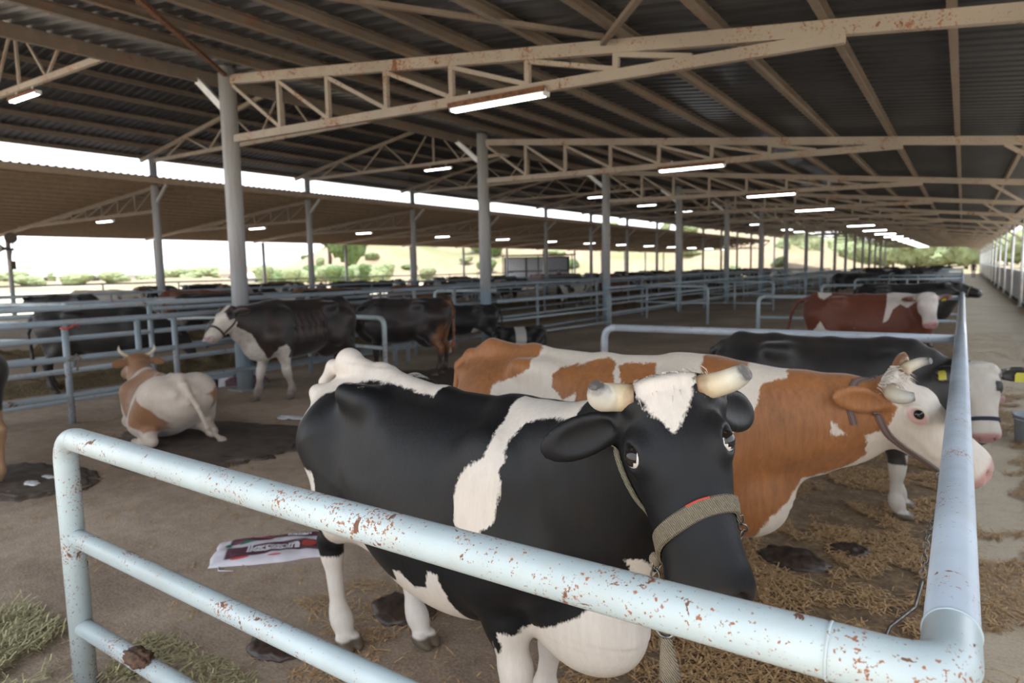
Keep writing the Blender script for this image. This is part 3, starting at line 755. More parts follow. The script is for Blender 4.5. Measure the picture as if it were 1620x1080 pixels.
def coat_attrs(B, V, ops, base):
    """base +1 coloured coat, -1 white; ops change it patch by patch"""
    q = hl(B, V)
    dh = B.field(V, ('head', 'ear')); db = B.field(V, ('body', 'neck', 'leg', 'tail', 'hoof'))
    hm = dh < db
    sd = np.full(len(V), .3*base)
    for op in ops:
        kind, sign, poly = op[0], op[1], op[2]
        if kind in ('side', 'L', 'R'):
            d = poly_sd(V[:, [0, 2]], poly); m = ~hm
            if kind == 'L': d = np.where(V[:, 1] > 0, d, -.3)
            if kind == 'R': d = np.where(V[:, 1] < 0, d, -.3)
            d = np.where(m, d, -.3)
        elif kind == 'hface': d = np.where(hm, poly_sd(q[:, [1, 0]], poly), -.3)
        elif kind == 'hside': d = np.where(hm, poly_sd(q[:, [0, 2]], poly), -.3)
        elif kind == 'head': d = np.where(hm, .3, -.3)
        elif kind == 'grp': d = -B.field(V, poly)+.004
        elif kind == 'ball': c, r = np.array(poly[0]), poly[1]; d = r-np.linalg.norm(V-c, axis=1)
        elif kind == 'zlow': d = poly - V[:, 2]
        elif kind == 'top': d = np.where(~hm, poly_sd(V[:, :2], poly), -.3)
        sd = np.maximum(sd, d) if sign > 0 else np.minimum(sd, -d)
    nose = np.clip((q[:, 0]-.497)/.018, 0, 1)*np.clip((q[:, 2]+.172)/.02, 0, 1)*hm
    for s in (-1, 1):
        nose = np.maximum(nose, hm*.0)
    eye = np.zeros(len(V))
    for s in (-1, 1):
        e = (q - np.array((.172, s*.125, -.030)))/np.array((.044, .03, .030)); eye = np.maximum(eye, hm*np.clip((1.15-np.linalg.norm(e, axis=1))/.3, 0, 1))
    hoof = (np.clip((.058-V[:, 2])/.008, 0, 1)*(B.field(V, ('hoof',)) < .012)) if any(p[5] == 'hoof' for p in B.p) else np.zeros(len(V))
    inner = np.zeros(len(V))
    return dict(sd=sd, nose=nose, eye=eye, hoof=hoof)

def coat(name, col, white=(.62, .57, .50), nose=(.025, .022, .022), eye=None, hoof=(.10, .075, .05), dirt=.25, dirt_col=(.14, .085, .05), rough=.5, jag=.022, edge=.005, var=.25, sheen=.25, noisepatch=None, spec=.5):
    m, nt, b = nm(name); tc = N(nt, 'TexCoord').outputs['Object']
    A = lambda n: N(nt, 'Attribute', attribute_name=n).outputs['Fac']
    if noisepatch is None: sd = A('sd')
    else:
        oi = N(nt, 'ObjectInfo').outputs['Random']
        v = N(nt, 'VectorMath', operation='ADD'); cx = N(nt, 'CombineXYZ'); L(nt, math_n(nt, 'MULTIPLY', oi, 37.0), cx.inputs[0]); L(nt, tc, v.inputs[0]); L(nt, cx.outputs[0], v.inputs[1])
        sd = math_n(nt, 'MULTIPLY', math_n(nt, 'SUBTRACT', noise(nt, 1.9, 2, .5, vec=v.outputs[0]), noisepatch), 1.0)
    j = math_n(nt, 'ADD', math_n(nt, 'MULTIPLY', math_n(nt, 'SUBTRACT', noise(nt, 16, 3, .6, vec=tc), .5), jag*1.6), math_n(nt, 'MULTIPLY', math_n(nt, 'SUBTRACT', noise(nt, 120, 2, .6, vec=tc, stretch=(1, 1, .35)), .5), jag*.8))
    fac = N(nt, 'MapRange'); L(nt, math_n(nt, 'ADD', sd, j), fac.inputs[0]); fac.inputs[1].default_value = -edge; fac.inputs[2].default_value = edge
    lo = noise(nt, 4, 4, .6, vec=tc); fine = noise(nt, 150, 3, .6, vec=tc, stretch=(1, 1, .22)); st = noise(nt, 38, 4, .6, vec=tc, stretch=(1, 1, .12))
    shade = math_n(nt, 'ADD', math_n(nt, 'MULTIPLY', lo, .4), math_n(nt, 'ADD', math_n(nt, 'MULTIPLY', fine, .2), math_n(nt, 'MULTIPLY', st, .4)))
    cc = ramp(nt, shade, [(.3, [x*(1-var) for x in col]), (.7, [min(1, x*(1+var)) for x in col])])
    cw = ramp(nt, shade, [(.3, [x*.86 for x in white]), (.7, [min(1, x*1.1) for x in white])])
    c = mix(nt, fac.outputs[0], cw, cc)
    sp = N(nt, 'SeparateXYZ'); L(nt, tc, sp.inputs[0])
    dm = math_n(nt, 'MULTIPLY', ramp(nt, noise(nt, 3.4, 5, .65, vec=tc), [(.42, 0), (.68, 1)]), dirt)
    dlow = math_n(nt, 'MULTIPLY', ramp(nt, math_n(nt, 'ADD', sp.outputs['Z'], math_n(nt, 'MULTIPLY', noise(nt, 5, 3, vec=tc), .5)), [(.30, 1), (.75, 0)]), min(1, dirt*1.6))
    c = mix(nt, math_n(nt, 'MAXIMUM', dm, dlow), c, dirt_col)
    c = mix(nt, A('hoof'), c, hoof); c = mix(nt, A('nose'), c, nose)
    if eye is not None: c = mix(nt, math_n(nt, 'MULTIPLY', A('eye'), .85), c, eye)
    L(nt, c, b.inputs['Base Color'])
    L(nt, ramp(nt, A('nose'), [(0, rough), (1, .32)]), b.inputs['Roughness'])
    b.inputs['Sheen Weight'].default_value = sheen; b.inputs['Sheen Roughness'].default_value = .4; b.inputs['Specular IOR Level'].default_value = spec
    bump(nt, b, math_n(nt, 'ADD', math_n(nt, 'MULTIPLY', fine, .5), st), .28, .006)
    return m

MAT['horn'] = None
def horn_mat():
    m, nt, b = nm('horn'); tc = N(nt, 'TexCoord').outputs['Generated']
    at = N(nt, 'Attribute', attribute_name='along').outputs['Fac']
    nz = noise(nt, 30, 4, .6)
    c = ramp(nt, math_n(nt, 'ADD', at, math_n(nt, 'MULTIPLY', math_n(nt, 'SUBTRACT', nz, .5), .25)), [(.0, (.22, .12, .06)), (.22, (.55, .45, .30)), (.6, (.60, .55, .44)), (.86, (.42, .40, .36)), (1, (.10, .09, .085))])
    L(nt, c, b.inputs['Base Color']); b.inputs['Roughness'].default_value = .4
    bump(nt, b, noise(nt, 60, 3, .6, stretch=(1, 1, 1)), .25, .004)
    return m
MAT['horn'] = horn_mat()
MAT['eye'], _nt, _b = nm('eye_dark'); _b.inputs['Base Color'].default_value = (.012, .009, .008, 1); _b.inputs['Roughness'].default_value = .06
MAT['sclera'] = flat('eye_white', (.62, .56, .52), .2, 0, .1)
MAT['lid_pink'] = flat('eyelid_pink', (.46, .20, .17), .35)
MAT['tag_yellow'] = flat('ear_tag_yellow', (.55, .50, .04), .5, 0, .08)

def horn(parent, B, s, pts, rs, blunt=True):
    o, Rm, hs = B.frame; P = [o + Rm@(np.array((p[0], s*p[1], p[2]))*hs) for p in pts]
    # smooth the path
    n = 14; T = np.linspace(0, 1, len(P)); t = np.linspace(0, 1, n)
    tab = [(T[i], *P[i], rs[i]*hs) for i in range(len(P))]
    X, Y, Z, RR = spl(tab, t); RR = list(RR)
    mb = MB(); mb.tube([(X[i], Y[i], Z[i]) for i in range(n)], RR, 18, True); me = mb.mesh('horn')
    at = me.attributes.new('along', 'FLOAT', 'POINT'); a = np.repeat(t, 18); at.data.foreach_set('value', a.astype(np.float32))
    return obj('horn', me, MAT['horn'], parent)

def ball(name, c, r, mat, parent, rot=None, seg=16):
    bm = bmesh.new(); bmesh.ops.create_uvsphere(bm, u_segments=seg, v_segments=seg//2+2, radius=1)
    Rm = np.eye(3) if rot is None else rot; rr = (r, r, r) if np.isscalar(r) else r
    for v in bm.verts: v.co = Vector(Rm@(np.array(v.co)*np.array(rr)))
    me = bpy.data.meshes.new(name); bm.to_mesh(me); bm.free(); me.shade_smooth()
    return obj(name, me, mat, parent, tuple(c))
def eyes(parent, B, sides=(-1, 1), r=.026, detail=False, look=(0, 0, 0), deep=0.):
    o, Rm, hs = B.frame
    for s in sides:
        c = o + Rm@(np.array((.172, s*(.105-deep), -.030-deep*.4))*hs)
        e = ball('eye', c, r*hs, MAT['sclera'] if detail else MAT['eye'], parent, seg=20)
        if detail:
            d = unit(Rm@np.array((look[0], s*.9, look[2])))
            ball('iris', d*.0025*hs, r*.965*hs, MAT['eye'], e, seg=20)

def band(B, path, w, thick, n_lift=.004):
    """flat strap along a closed or open list of body points; returns MB with ribbon geometry hugging the body"""
    P = np.array([tuple(p) for p in path], float); e = 1e-3; I = np.eye(3)*e
    for _ in range(9):
        d = B.field(P); g = np.stack([(B.field(P+I[i])-d)/e for i in range(3)], 1)
        P = P - g*(d/np.maximum((g*g).sum(1), .05)*.85)[:, None]
    return [(p, unit(q)) for p, q in zip(P, g)]
def strap(name, B, pts, w, mat, parent, lift=.006, thick=.006, closed=False, sub=6):
    """ribbon that follows the body surface through the given points"""
    T = np.arange(len(pts)); tab = [(t, *p) for t, p in zip(T, pts)]
    if closed: tab.append((len(pts), *pts[0])); 
    n = sub*(len(tab)-1)+1
    X, Y, Z = spl(tab, np.linspace(0, len(tab)-1, n))
    sf = band(B, list(zip(X, Y, Z)), w, thick)
    v = []; f = []; m = len(sf)
    for i, (p, nn) in enumerate(sf):
        t = unit(sf[min(i+1, m-1)][0]-sf[max(i-1, 0)][0]); b = np.cross(nn, t)
        for a, c in ((-.5, 0), (-.42, 1), (.42, 1), (.5, 0)): v.append(p + b*a*w + nn*(lift+c*thick))
    for i in range(m-1):
        for k in range(4): f.append((i*4+k, (i+1)*4+k, (i+1)*4+(k+1) % 4, i*4+(k+1) % 4))
    me = mesh_pd(name, v, f, False); at = me.attributes.new('across', 'FLOAT', 'POINT'); at.data.foreach_set('value', np.tile(np.array([-.5, -.42, .42, .5], np.float32), m))
    return obj(name, me, mat, parent)

def cow_obj(name, label, group, B, mat, loc, rz, h, ops=(), base=1, cat='cow', bg=False, sc=1.0):
    V, F = B.mesh(h)
    att = coat_attrs(B, V, ops, base) if not bg else dict(sd=np.ones(len(V)), nose=np.zeros(len(V)), eye=np.zeros(len(V)), hoof=np.zeros(len(V)))
    r = thing(name, label, cat, loc, rz, group); r.scale = (sc,)*3
    obj('body', np_mesh('body', V, F, att), mat, r)
    return r
# ------------------------------------------------------------------ the herd near the camera
def w2l(loc, rz, p, sc=1.0, point=True):
    p = np.array(p, float) - (np.array(loc) if point else 0); c, s = math.cos(-rz), math.sin(-rz)
    q = np.array((c*p[0]-s*p[1], s*p[0]+c*p[1], p[2])); return q/sc if point else q
def hp_(B, x, y, z): o, Rm, hs = B.frame; return o + Rm@(np.array((x, y, z))*hs)
def head_w(loc, rz, poll, muz, up, sc=1.0):
    """head pose from world points: poll, muzzle end, forehead normal"""
    P = w2l(loc, rz, poll, sc); Mz = w2l(loc, rz, muz, sc); return (P, Mz-P, w2l(loc, rz, up, 1, False))

# 1 black and white cow at the front rail
LOC, RZ = (-1.90, 2.33, 0), R(-13)
HB = build_cow(.0085, head_w(LOC, RZ, (-.714, 1.88, 1.620), (-.508, 1.70, 1.126), (.33, -.83, .43)), rump=.10, drop=.10, hs=1.16, neck_r=1.16, belly=1.06, sx=1.09, brisket=1.24,
               legs={('r', -1): (.06, 0), ('r', 1): (.30, 0), ('f', -1): (.02, 0), ('f', 1): (-.12, 0)}, ear={-1: (.16, .97, -.12, .45, .2, .85), 1: (.05, .55, -.85, .3, .9, .3)})
HERO_OPS = [
    ('side', -1, [(-1.3, .95), (-.86, 1.14), (-.80, 1.32), (-.62, 1.395), (-.45, 1.425), (-.30, 1.424), (-.1, 1.412), (.02, 1.405), (.03, 1.6), (-1.3, 1.9)]),
    ('R', -1, [(.515, 1.6), (.515, 1.431), (.533, 1.397), (.558, 1.337), (.545, 1.273), (.47, 1.228), (.434, 1.169), (.428, 1.106), (.439, 1.015), (.489, .99), (.555, .983), (.628, 1.052), (.645, 1.114),
               (.644, 1.214), (.632, 1.234), (.636, 1.276), (.627, 1.336), (.652, 1.389), (.707, 1.415), (.9, 1.45), (.9, 1.6)]),
    ('side', -1, [(-.70, .99), (-.62, .987), (-.60, .92), (-.60, .875), (-.66, .80), (-.9, .7), (-1.0, .95)]),
    ('side', -1, [(-.66, .74), (-.56, .70), (-.48, .78), (-.40, .70), (-.3, .645), (-.1, .63), (.02, .64), (.05, .71), (.11, .73), (.17, .68), (.25, .70), (.30, .79), (.345, .79), (.36, .6), (.36, .3), (-.7, .3)]),
    ('side', -1, [(.54, .3), (.556, .565), (.565, .535), (.564, .505), (.575, .52), (.588, .562), (.593, .609), (.645, .612), (.651, .628), (.766, .666), (.826, .712), (.882, .737), (.93, .78), (1.008, .80), (1.25, .75), (1.2, .2), (.5, .2)]),
    ('side', -1, [(-.2, .46), (-1.2, .48), (-1.2, -.1), (-.2, -.1)]), ('side', -1, [(.3, .40), (.9, .40), (.9, -.1), (.3, -.1)]),
    ('side', -1, [(1.085, 1.02), (1.125, 1.01), (1.15, .966), (1.15, .92), (1.1, .90), (1.075, .905), (1.085, .97)]),
    ('hface', -1, [(-.085, -.1), (-.084, .0), (-.061, .054), (-.051, .083), (-.003, .137), (.028, .091), (.047, .077), (.074, .03), (.08, -.1)]),
]
MAT['hero'] = coat('black_white_coat', (.006, .0065, .008), white=(.64, .58, .52), dirt=.03, rough=.48, jag=.03, sheen=.0, spec=.26)
hero = cow_obj('cow', 'black and white horned cow in rope halter resting its muzzle at the front rail', None, HB, MAT['hero'], LOC, RZ, .0085, HERO_OPS)
eyes(hero, HB, r=.030, detail=True, look=(-.25, 0, .55))
horn(hero, HB, -1, [(.02, .085, -.03), (.012, .135, -.02), (.012, .162, .01), (-.008, .168, .045)], [.036, .037, .035, .018])
horn(hero, HB, 1, [(.03, .085, -.03), (.033, .135, -.015), (.032, .172, .01), (.028, .192, .03)], [.034, .031, .028, .022])

# 2 brown and white cow behind
LOC2, RZ2 = (-1.78, 3.72, 0), R(5)
SB = build_cow(.011, head_w(LOC2, RZ2, (-.27, 3.95, 1.375), (.17, 3.98, 1.02), (.62, -.26, .74)), rump=.05, hs=1.15, neck_r=1.15, belly=1.05, sx=1.06, brisket=1.3,
               ear={-1: (-.75, .55, -.25, .1, .8, .3), 1: (-.3, .9, .1)}, legs={('f', -1): (.05, 0)})
SIM_OPS = [
    ('side', 1, [(-1.3, .7), (-.70, .7), (-.633, 1.0), (-.633, 1.128), (-.634, 1.191), (-.64, 1.248), (-.588, 1.263), (-.499, 1.292), (-.394, 1.352), (-.407, 1.419), (-.40, 1.6), (-1.3, 1.9)]),
    ('R', 1, [(-.525, 1.14), (-.454, 1.194), (-.388, 1.163), (-.356, 1.122), (-.36, 1.0), (-.52, 1.0)]),
    ('R', 1, [(-.22, 1.358), (-.072, 1.38), (-.053, 1.397), (.042, 1.417), (.093, 1.402), (.107, 1.341), (.137, 1.289), (.16, 1.148), (.3, .85), (-.02, .85), (-.063, 1.089), (-.084, 1.165), (-.082, 1.233), (-.165, 1.181), (-.249, 1.245), (-.256, 1.315)]),
    ('R', 1, [(.125, 1.375), (.20, 1.40), (.331, 1.404), (.373, 1.305), (.45, .85), (.15, .85), (.16, 1.20), (.165, 1.296)]),
    ('side', 1, [(.597, 1.55), (.597, 1.39), (.616, 1.338), (.834, 1.335), (.832, 1.39), (.80, 1.55)]),
    ('side', 1, [(1.06, 1.7), (1.023, 1.352), (.927, 1.328), (.908, 1.313), (.904, 1.26), (.888, 1.178), (.831, 1.121), (.772, 1.053), (.72, .9), (.68, .7), (.74, .55), (.70, .45), (.50, .45), (.45, .36), (.80, .40), (.891, .465), (.966, .609), (1.002, .616),
                (1.071, .732), (1.087, .771), (1.116, .804), (1.152, .809), (1.309, .869), (1.35, .896), (1.413, .971), (1.405, 1.072), (1.5, 1.1), (1.6, 1.4), (1.5, 1.7)]),
    ('hside', 1, [(-.1, -.05), (-.03, -.035), (.05, -.045), (.09, -.056), (.12, -.143), (.086, -.225), (.05, -.4), (-.2, -.4)]),
    ('grp', 1, ('ear',)), ('R', -1, [(1.241, 1.150), (1.328, 1.078), (1.251, 1.073)])]
MAT['simm'] = coat('brown_white_coat', (.30, .115, .035), white=(.66, .58, .49), nose=(.52, .30, .26), eye=(.50, .26, .22), dirt=.08, rough=.6, jag=.03, var=.42)
simm = cow_obj('cow', 'brown and white cow in striped halter standing beside the black and white horned cow', None, SB, MAT['simm'], LOC2, RZ2, .011, SIM_OPS, -1)
eyes(simm, SB, r=.025, deep=.004)

# 3 black cow with white face, head over the side rail
LOC3, RZ3 = (-.86, 5.95, 0), R(2)
KB = build_cow(.014, head_w(LOC3, RZ3, (.13, 5.92, 1.205), (.19, 5.74, .76), (.1, -.85, .4), .95), nbz=-.10, hs=1.03, neck_r=.88, ear={-1: (.06, .80, .62, .2, -.5, .8), 1: (.05, .97, .0, .3, .2, .9)})
MAT['blk_wface'] = coat('black_coat_white_face', (.013, .012, .012), white=(.55, .50, .44), nose=(.42, .22, .21), dirt=.12, rough=.5)
blk = cow_obj('cow', 'black cow with white face, blue noseband and yellow ear tags past the side rail', None, KB, MAT['blk_wface'], LOC3, RZ3, .014,
              [('head', -1, 0), ('ball', -1, (tuple(hp_(KB, .12, .04, -.05)), .17)), ('ball', -1, (tuple(hp_(KB, .32, 0, -.10)), .17)), ('grp', 1, ('ear',)), ('hface', 1, [(-.2, .12), (-.09, .13), (-.075, .2), (-.2, .25)]), ('hface', 1, [(.2, .12), (.09, .13), (.075, .2), (.2, .25)]), ('zlow', -1, .45)], 1, sc=.95)
eyes(blk, KB)
# 4 red cow with white face
LOC4, RZ4 = (-1.32, 12.6, 0), R(0)
RB = build_cow(.02, head_w(LOC4, RZ4, (-.44, 12.25, 1.47), (-.36, 11.95, 1.05), (.1, -.8, .5)), ear={-1: (-.1, .97, -.1), 1: (-.1, .97, -.1)}, tail=[(-.90, 0, 1.34), (-1.03, 0, 1.30), (-1.14, 0, 1.10), (-1.20, 0, .80), (-1.22, 0, .6)])
MAT['red'] = coat('red_coat', (.125, .032, .014), white=(.62, .55, .50), nose=(.55, .28, .28), dirt=.08, rough=.6)
red = cow_obj('cow', 'red brown cow with white face and white shoulder stripe in the second pen', None, RB, MAT['red'], LOC4, RZ4, .02,
              [('head', -1, 0), ('grp', 1, ('ear',)), ('side', -1, [(.30, 1.6), (.33, 1.25), (.29, .98), (.36, 1.02), (.42, 1.2), (.52, 1.28), (.62, 1.22), (.75, 1.34), (.9, 1.45), (.8, 1.7)]),
               ('side', -1, [(-.62, 1.0), (-.55, .85), (-.35, .8), (-.4, .6), (-.8, .5), (-.75, .8)]), ('side', -1, [(-.70, 1.38), (-.60, 1.33), (-.5, 1.42), (-.55, 1.6), (-.75, 1.6)]), ('zlow', -1, .35), ('grp', -1, ('none',)) if False else ('ball', -1, ((-.1, -.3, .9), .03))], 1)
eyes(red, RB)
# 5 lying red and white one, foreleg under the rail
LOC5, RZ5 = (-.78, 8.75, 0), R(2)
LB = build_cow(.018, ((1.12, -.05, 1.0), (.75, -.35, -.55), (.5, -.1, .8)), lying=True, legs={('f', -1): 'out'})
MAT['redwhite'] = coat('red_white_coat', (.15, .045, .02), white=(.60, .53, .47), nose=(.5, .28, .27), dirt=.15, rough=.6)
lyr = cow_obj('cow', 'red and white cow lying behind the black cow with one foreleg under the side rail', None, LB, MAT['redwhite'], LOC5, RZ5, .018,
              [('side', -1, [(-.5, 1.2), (-.35, .8), (-.1, .75), (-.05, 1.2)]), ('side', -1, [(.2, .9), (.35, .7), (.45, .75), (.3, .95)]), ('ball', -1, ((1.05, 0, 1.0), .22)), ('zlow', -1, .3)], 1, sc=.80)
eyes(lyr, LB)
# 6 black cow with raised head farther along the alley
LOC6, RZ6 = (-1.15, 18.2, 0), R(4)
FB = build_cow(.024, ((.93, 0, 1.50), (.93, -.3, -.25), (.25, 0, .9)), neck_r=1.3, hs=1.2)
MAT['black'] = coat('black_coat', (.012, .012, .013), dirt=.1, rough=.48)
fb = cow_obj('cow', 'black cow with raised head in rope halter beyond the red cow', None, FB, MAT['black'], LOC6, RZ6, .024, [], 1)
# 9 dirty black cow with white blaze by the column
LOC9, RZ9 = (-8.82, 7.25, 0), R(-92)
DB = build_cow(.016, ((1.16, 0, 1.40), (.72, .05, -.62), (.68, 0, .70)), thin=.6, legs={('f', -1): (.15, 0), ('f', 1): (-.2, 0), ('r', 1): (-.15, 0)}, ear={1: (-.3, .9, -.1), -1: (-.3, .9, -.1)})
MAT['dirty'] = coat('dirty_black_coat', (.016, .013, .013), white=(.60, .54, .48), nose=(.35, .25, .24), dirt=.55, dirt_col=(.075, .032, .018), rough=.5)
dc = cow_obj('cow', 'dirty black cow with white face and white forelegs standing before the near column', None, DB, MAT['dirty'], LOC9, RZ9, .016,
             [('head', -1, 0), ('grp', 1, ('ear',)), ('hside', 1, [(.0, .1), (.06, .06), (.19, -.02), (.2, -.09), (.13, -.12), (.06, -.3), (-.1, -.3), (-.1, .1)]), ('hface', -1, [(-.045, -.1), (-.045, .55), (.045, .55), (.045, -.1)]),
              ('side', -1, [(.62, .55), (.78, .75), (.95, 1.0), (1.2, 1.15), (1.4, 1.0), (1.0, .5)]), ('side', -1, [(.4, .72), (.5, .82), (.6, .78), (.62, .6), (.45, .6)]), ('side', -1, [(.3, .62), (.8, .62), (.8, -.1), (.3, -.1)]), ('side', -1, [(-.6, .35), (-1.0, .35), (-1.0, -.1), (-.6, -.1)])], 1, sc=1.07)
eyes(dc, DB)
# 10 black and brown cow beside the short gate
LOC10, RZ10 = (-8.78, 9.62, 0), R(196)
EB = build_cow(.018, ((1.02, .1, 1.25), (.2, .75, -.6), (.5, .3, .7)), tail=[(-.90, 0, 1.36), (-.98, .02, 1.36), (-1.06, .10, 1.22), (-1.10, .22, 1.06), (-1.12, .26, .86), (-1.08, .20, .70)])
MAT['blackbrown'] = coat('black_brown_coat', (.014, .012, .012), white=(.20, .075, .03), dirt=.35, dirt_col=(.075, .03, .018), rough=.5, edge=.06, jag=.08)
ec = cow_obj('cow', 'black cow with rusty brown rump and swinging tail beside the short gate', None, EB, MAT['blackbrown'], LOC10, RZ10, .018,
             [('grp', -1, ('tail',)), ('side', -1, [(-1.3, .9), (-.85, .95), (-.7, .75), (-.65, .5), (-1.3, .2)])], 1)
# 7 standing calf, 8 lying calf
LOC7, RZ7 = (-9.42, 12.42, 0), R(205)
CB = build_cow(.024, ((.98, .1, 1.2), (.2, .75, -.6), (.5, .3, .7)), udder=False, dewlap=False, neck_r=.9)
MAT['calf'] = coat('calf_coat', (.012, .012, .013), white=(.60, .57, .54), dirt=.05, rough=.5)
cf = cow_obj('calf', 'small black calf with white legs standing by the column', None, CB, MAT['calf'], LOC7, RZ7, .024,
             [('zlow', -1, .42), ('side', -1, [(-.45, .72), (-.25, .80), (-.15, .66), (-.4, .6)])], 1, cat='calf', sc=.80)
LOC8, RZ8 = (-8.72, 13.7, 0), R(232)
YB = build_cow(.028, ((.98, 0, 1.02), (.75, 0, -.6), (.6, 0, .8)), lying=True, udder=False, dewlap=False)
yc = cow_obj('calf', 'black and white calf lying on the floor beside the column', None, YB, MAT['calf'], LOC8, RZ8, .028,
             [('side', -1, [(.35, 1.3), (.4, .3), (.0, .3), (-.1, 1.3)]), ('hface', -1, [(-.06, -.1), (-.06, .6), (.06, .6), (.06, -.1)])], 1, cat='calf', sc=.62)
# 11 lying brown and white horned cow seen from behind
LOC11, RZ11 = (-8.05, 4.48, 0), R(166)
AB = build_cow(.014, ((1.0, .0, .98), (.90, .05, -.42), (.42, 0, .9)), lying=True, lie=.62, ear={1: (-.2, .95, -.3), -1: (-.2, .95, -.3)}, rump=.05, thin=.3)
MAT['tan'] = coat('tan_white_coat', (.27, .13, .06), white=(.56, .48, .41), nose=(.4, .25, .22), dirt=.2, dirt_col=(.20, .12, .07), rough=.6, edge=.012)
ac = cow_obj('cow', 'tan and white horned cow lying with its back to the printed sack', None, AB, MAT['tan'], LOC11, RZ11, .014,
             [('side', 1, [(-.5, .75), (-.3, .9), (.0, .85), (.02, .5), (-.2, .35), (-.5, .5)]), ('side', 1, [(.15, .8), (.5, .9), (.6, .5), (.3, .15), (.12, .4)]), ('side', 1, [(.6, 1.0), (.9, 1.1), (1.0, .7), (.7, .5)]), ('head', 1, 0), ('hface', -1, [(-.07, .0), (-.07, .6), (.07, .6), (.07, .0)]), ('L', 1, [(-.80, .50), (-.55, .66), (-.40, .55), (-.42, .28), (-.62, .20), (-.80, .32)]), ('R', 1, [(-.9, .62), (-.7, .75), (-.6, .6), (-.75, .4)]), ('side', 1, [(.0, .80), (.5, .88), (.5, .68), (.1, .70)])], -1, sc=.96)
horn(ac, AB, -1, [(.03, .09, -.02), (.0, .17, -.005), (-.02, .22, .05), (-.02, .215, .12)], [.026, .024, .018, .006])
horn(ac, AB, 1, [(.03, .09, -.02), (.0, .17, -.005), (-.02, .22, .05), (-.02, .215, .12)], [.026, .024, .018, .006])
ac['label'] = 'tan and white horned cow lying on the floor in front of the weathered fence'
# 12 black cow cut by the frame
LOC12, RZ12 = (-8.25, 2.30, 0), R(190)
GB = build_cow(.018, ((1.2, 0, 1.3), (.7, 0, -.6), (.7, 0, .7)))
gc = cow_obj('cow', 'black cow with tan lower hind legs standing near the spilt milk', None, GB, coat('black_tan_coat', (.012, .012, .013), white=(.40, .24, .13), dirt=.1, rough=.48), LOC12, RZ12, .018,
             [('zlow', -1, .72)], 1)
# ------------------------------------------------------------------ halters, chains, ear tags
def striped(name, base, stripe, pos=(.22, .34)):
    m, nt, b = nm(name); a = N(nt, 'Attribute', attribute_name='across').outputs['Fac']
    ab = math_n(nt, 'ABSOLUTE', a); c = ramp(nt, ab, [(pos[0]-.02, base), (pos[0], stripe), (pos[1], stripe), (pos[1]+.02, base)])
    wv = noise(nt, 220, 2, .5); L(nt, mix(nt, math_n(nt, 'MULTIPLY', wv, .4), c, [x*.5 for x in base]), b.inputs['Base Color']); b.inputs['Roughness'].default_value = .9
    bump(nt, b, wv, .5, .003); return m
def woven(name, col):
    m, nt, b = nm(name); w = N(nt, 'TexWave', wave_type='BANDS', bands_direction='DIAGONAL'); w.inputs['Scale'].default_value = 70; w.inputs['Distortion'].default_value = 3
    L(nt, N(nt, 'TexCoord').outputs['Object'], w.inputs[0])
    f = math_n(nt, 'ADD', math_n(nt, 'MULTIPLY', w.outputs['Fac'], .5), math_n(nt, 'MULTIPLY', noise(nt, 90, 4, .7), .6))
    L(nt, ramp(nt, f, [(.25, [x*.45 for x in col]), (.6, col), (.9, [x*1.4 for x in col])]), b.inputs['Base Color']); b.inputs['Roughness'].default_value = .95
    bump(nt, b, f, .8, .005); return m
MAT['sacking'] = woven('sacking_band', (.20, .165, .115)); MAT['webbing'] = woven('olive_webbing', (.17, .15, .10))
MAT['rope'] = woven('rope', (.27, .22, .16)); MAT['striped'] = striped('striped_webbing', (.16, .135, .11), (.17, .03, .035))
MAT['navy'] = woven('navy_webbing', (.035, .04, .06)); MAT['leather'] = flat('dark_leather', (.05, .028, .022), .6)
MAT['red_thread'] = flat('red_thread', (.45, .05, .03), .8)

def HPw(B, x, y, z): o, Rm, hs = B.frame; return tuple(o + Rm@(np.array((x, y, z))*hs))
def ring_pts(B, x, tilt=.0, hy=.09, zt=-.015, zb=-.22, skew=0.):
    """closed loop around the muzzle at head station x"""
    zc, hz = (zt+zb)/2, (zt-zb)/2
    return [HPw(B, x + tilt*math.sin(a) - skew*math.cos(a), hy*math.cos(a), zc+hz*math.sin(a)) for a in [2*math.pi*i/10 for i in range(10)]]
def link(parent, c, d, side, r=.012, w=.003, mat=None, name='chain_link', el=1.5):
    d = unit(d); s_ = unit(np.array(side)-d*(np.array(side)@d)); pts = []
    for i in range(14):
        a = 2*math.pi*i/14; pts.append(tuple(np.array(c) + d*r*el*math.cos(a) + s_*r*math.sin(a)))
    return MB().tube(pts, w, 6, closed=True).build(name, mat or MAT['chain'], parent)
def chain(parent, pts, r=.012, w=.003, el=1.5, mat=None):
    P = [np.array(p, float) for p in pts]; T = np.cumsum([0]+[np.linalg.norm(P[i+1]-P[i]) for i in range(len(P)-1)])
    step = 2*r*el-2*w*1.1; n = int(T[-1]/step)
    for i in range(n):
        t = (i+.5)*step; k = min(np.searchsorted(T, t)-1, len(P)-2); k = max(k, 0); u = (t-T[k])/(T[k+1]-T[k]); c = P[k]*(1-u)+P[k+1]*u
        d = P[k+1]-P[k]; link(parent, c, d, (1, .2, .1) if i % 2 else (.1, 1, .25), r, w, mat, el=el)

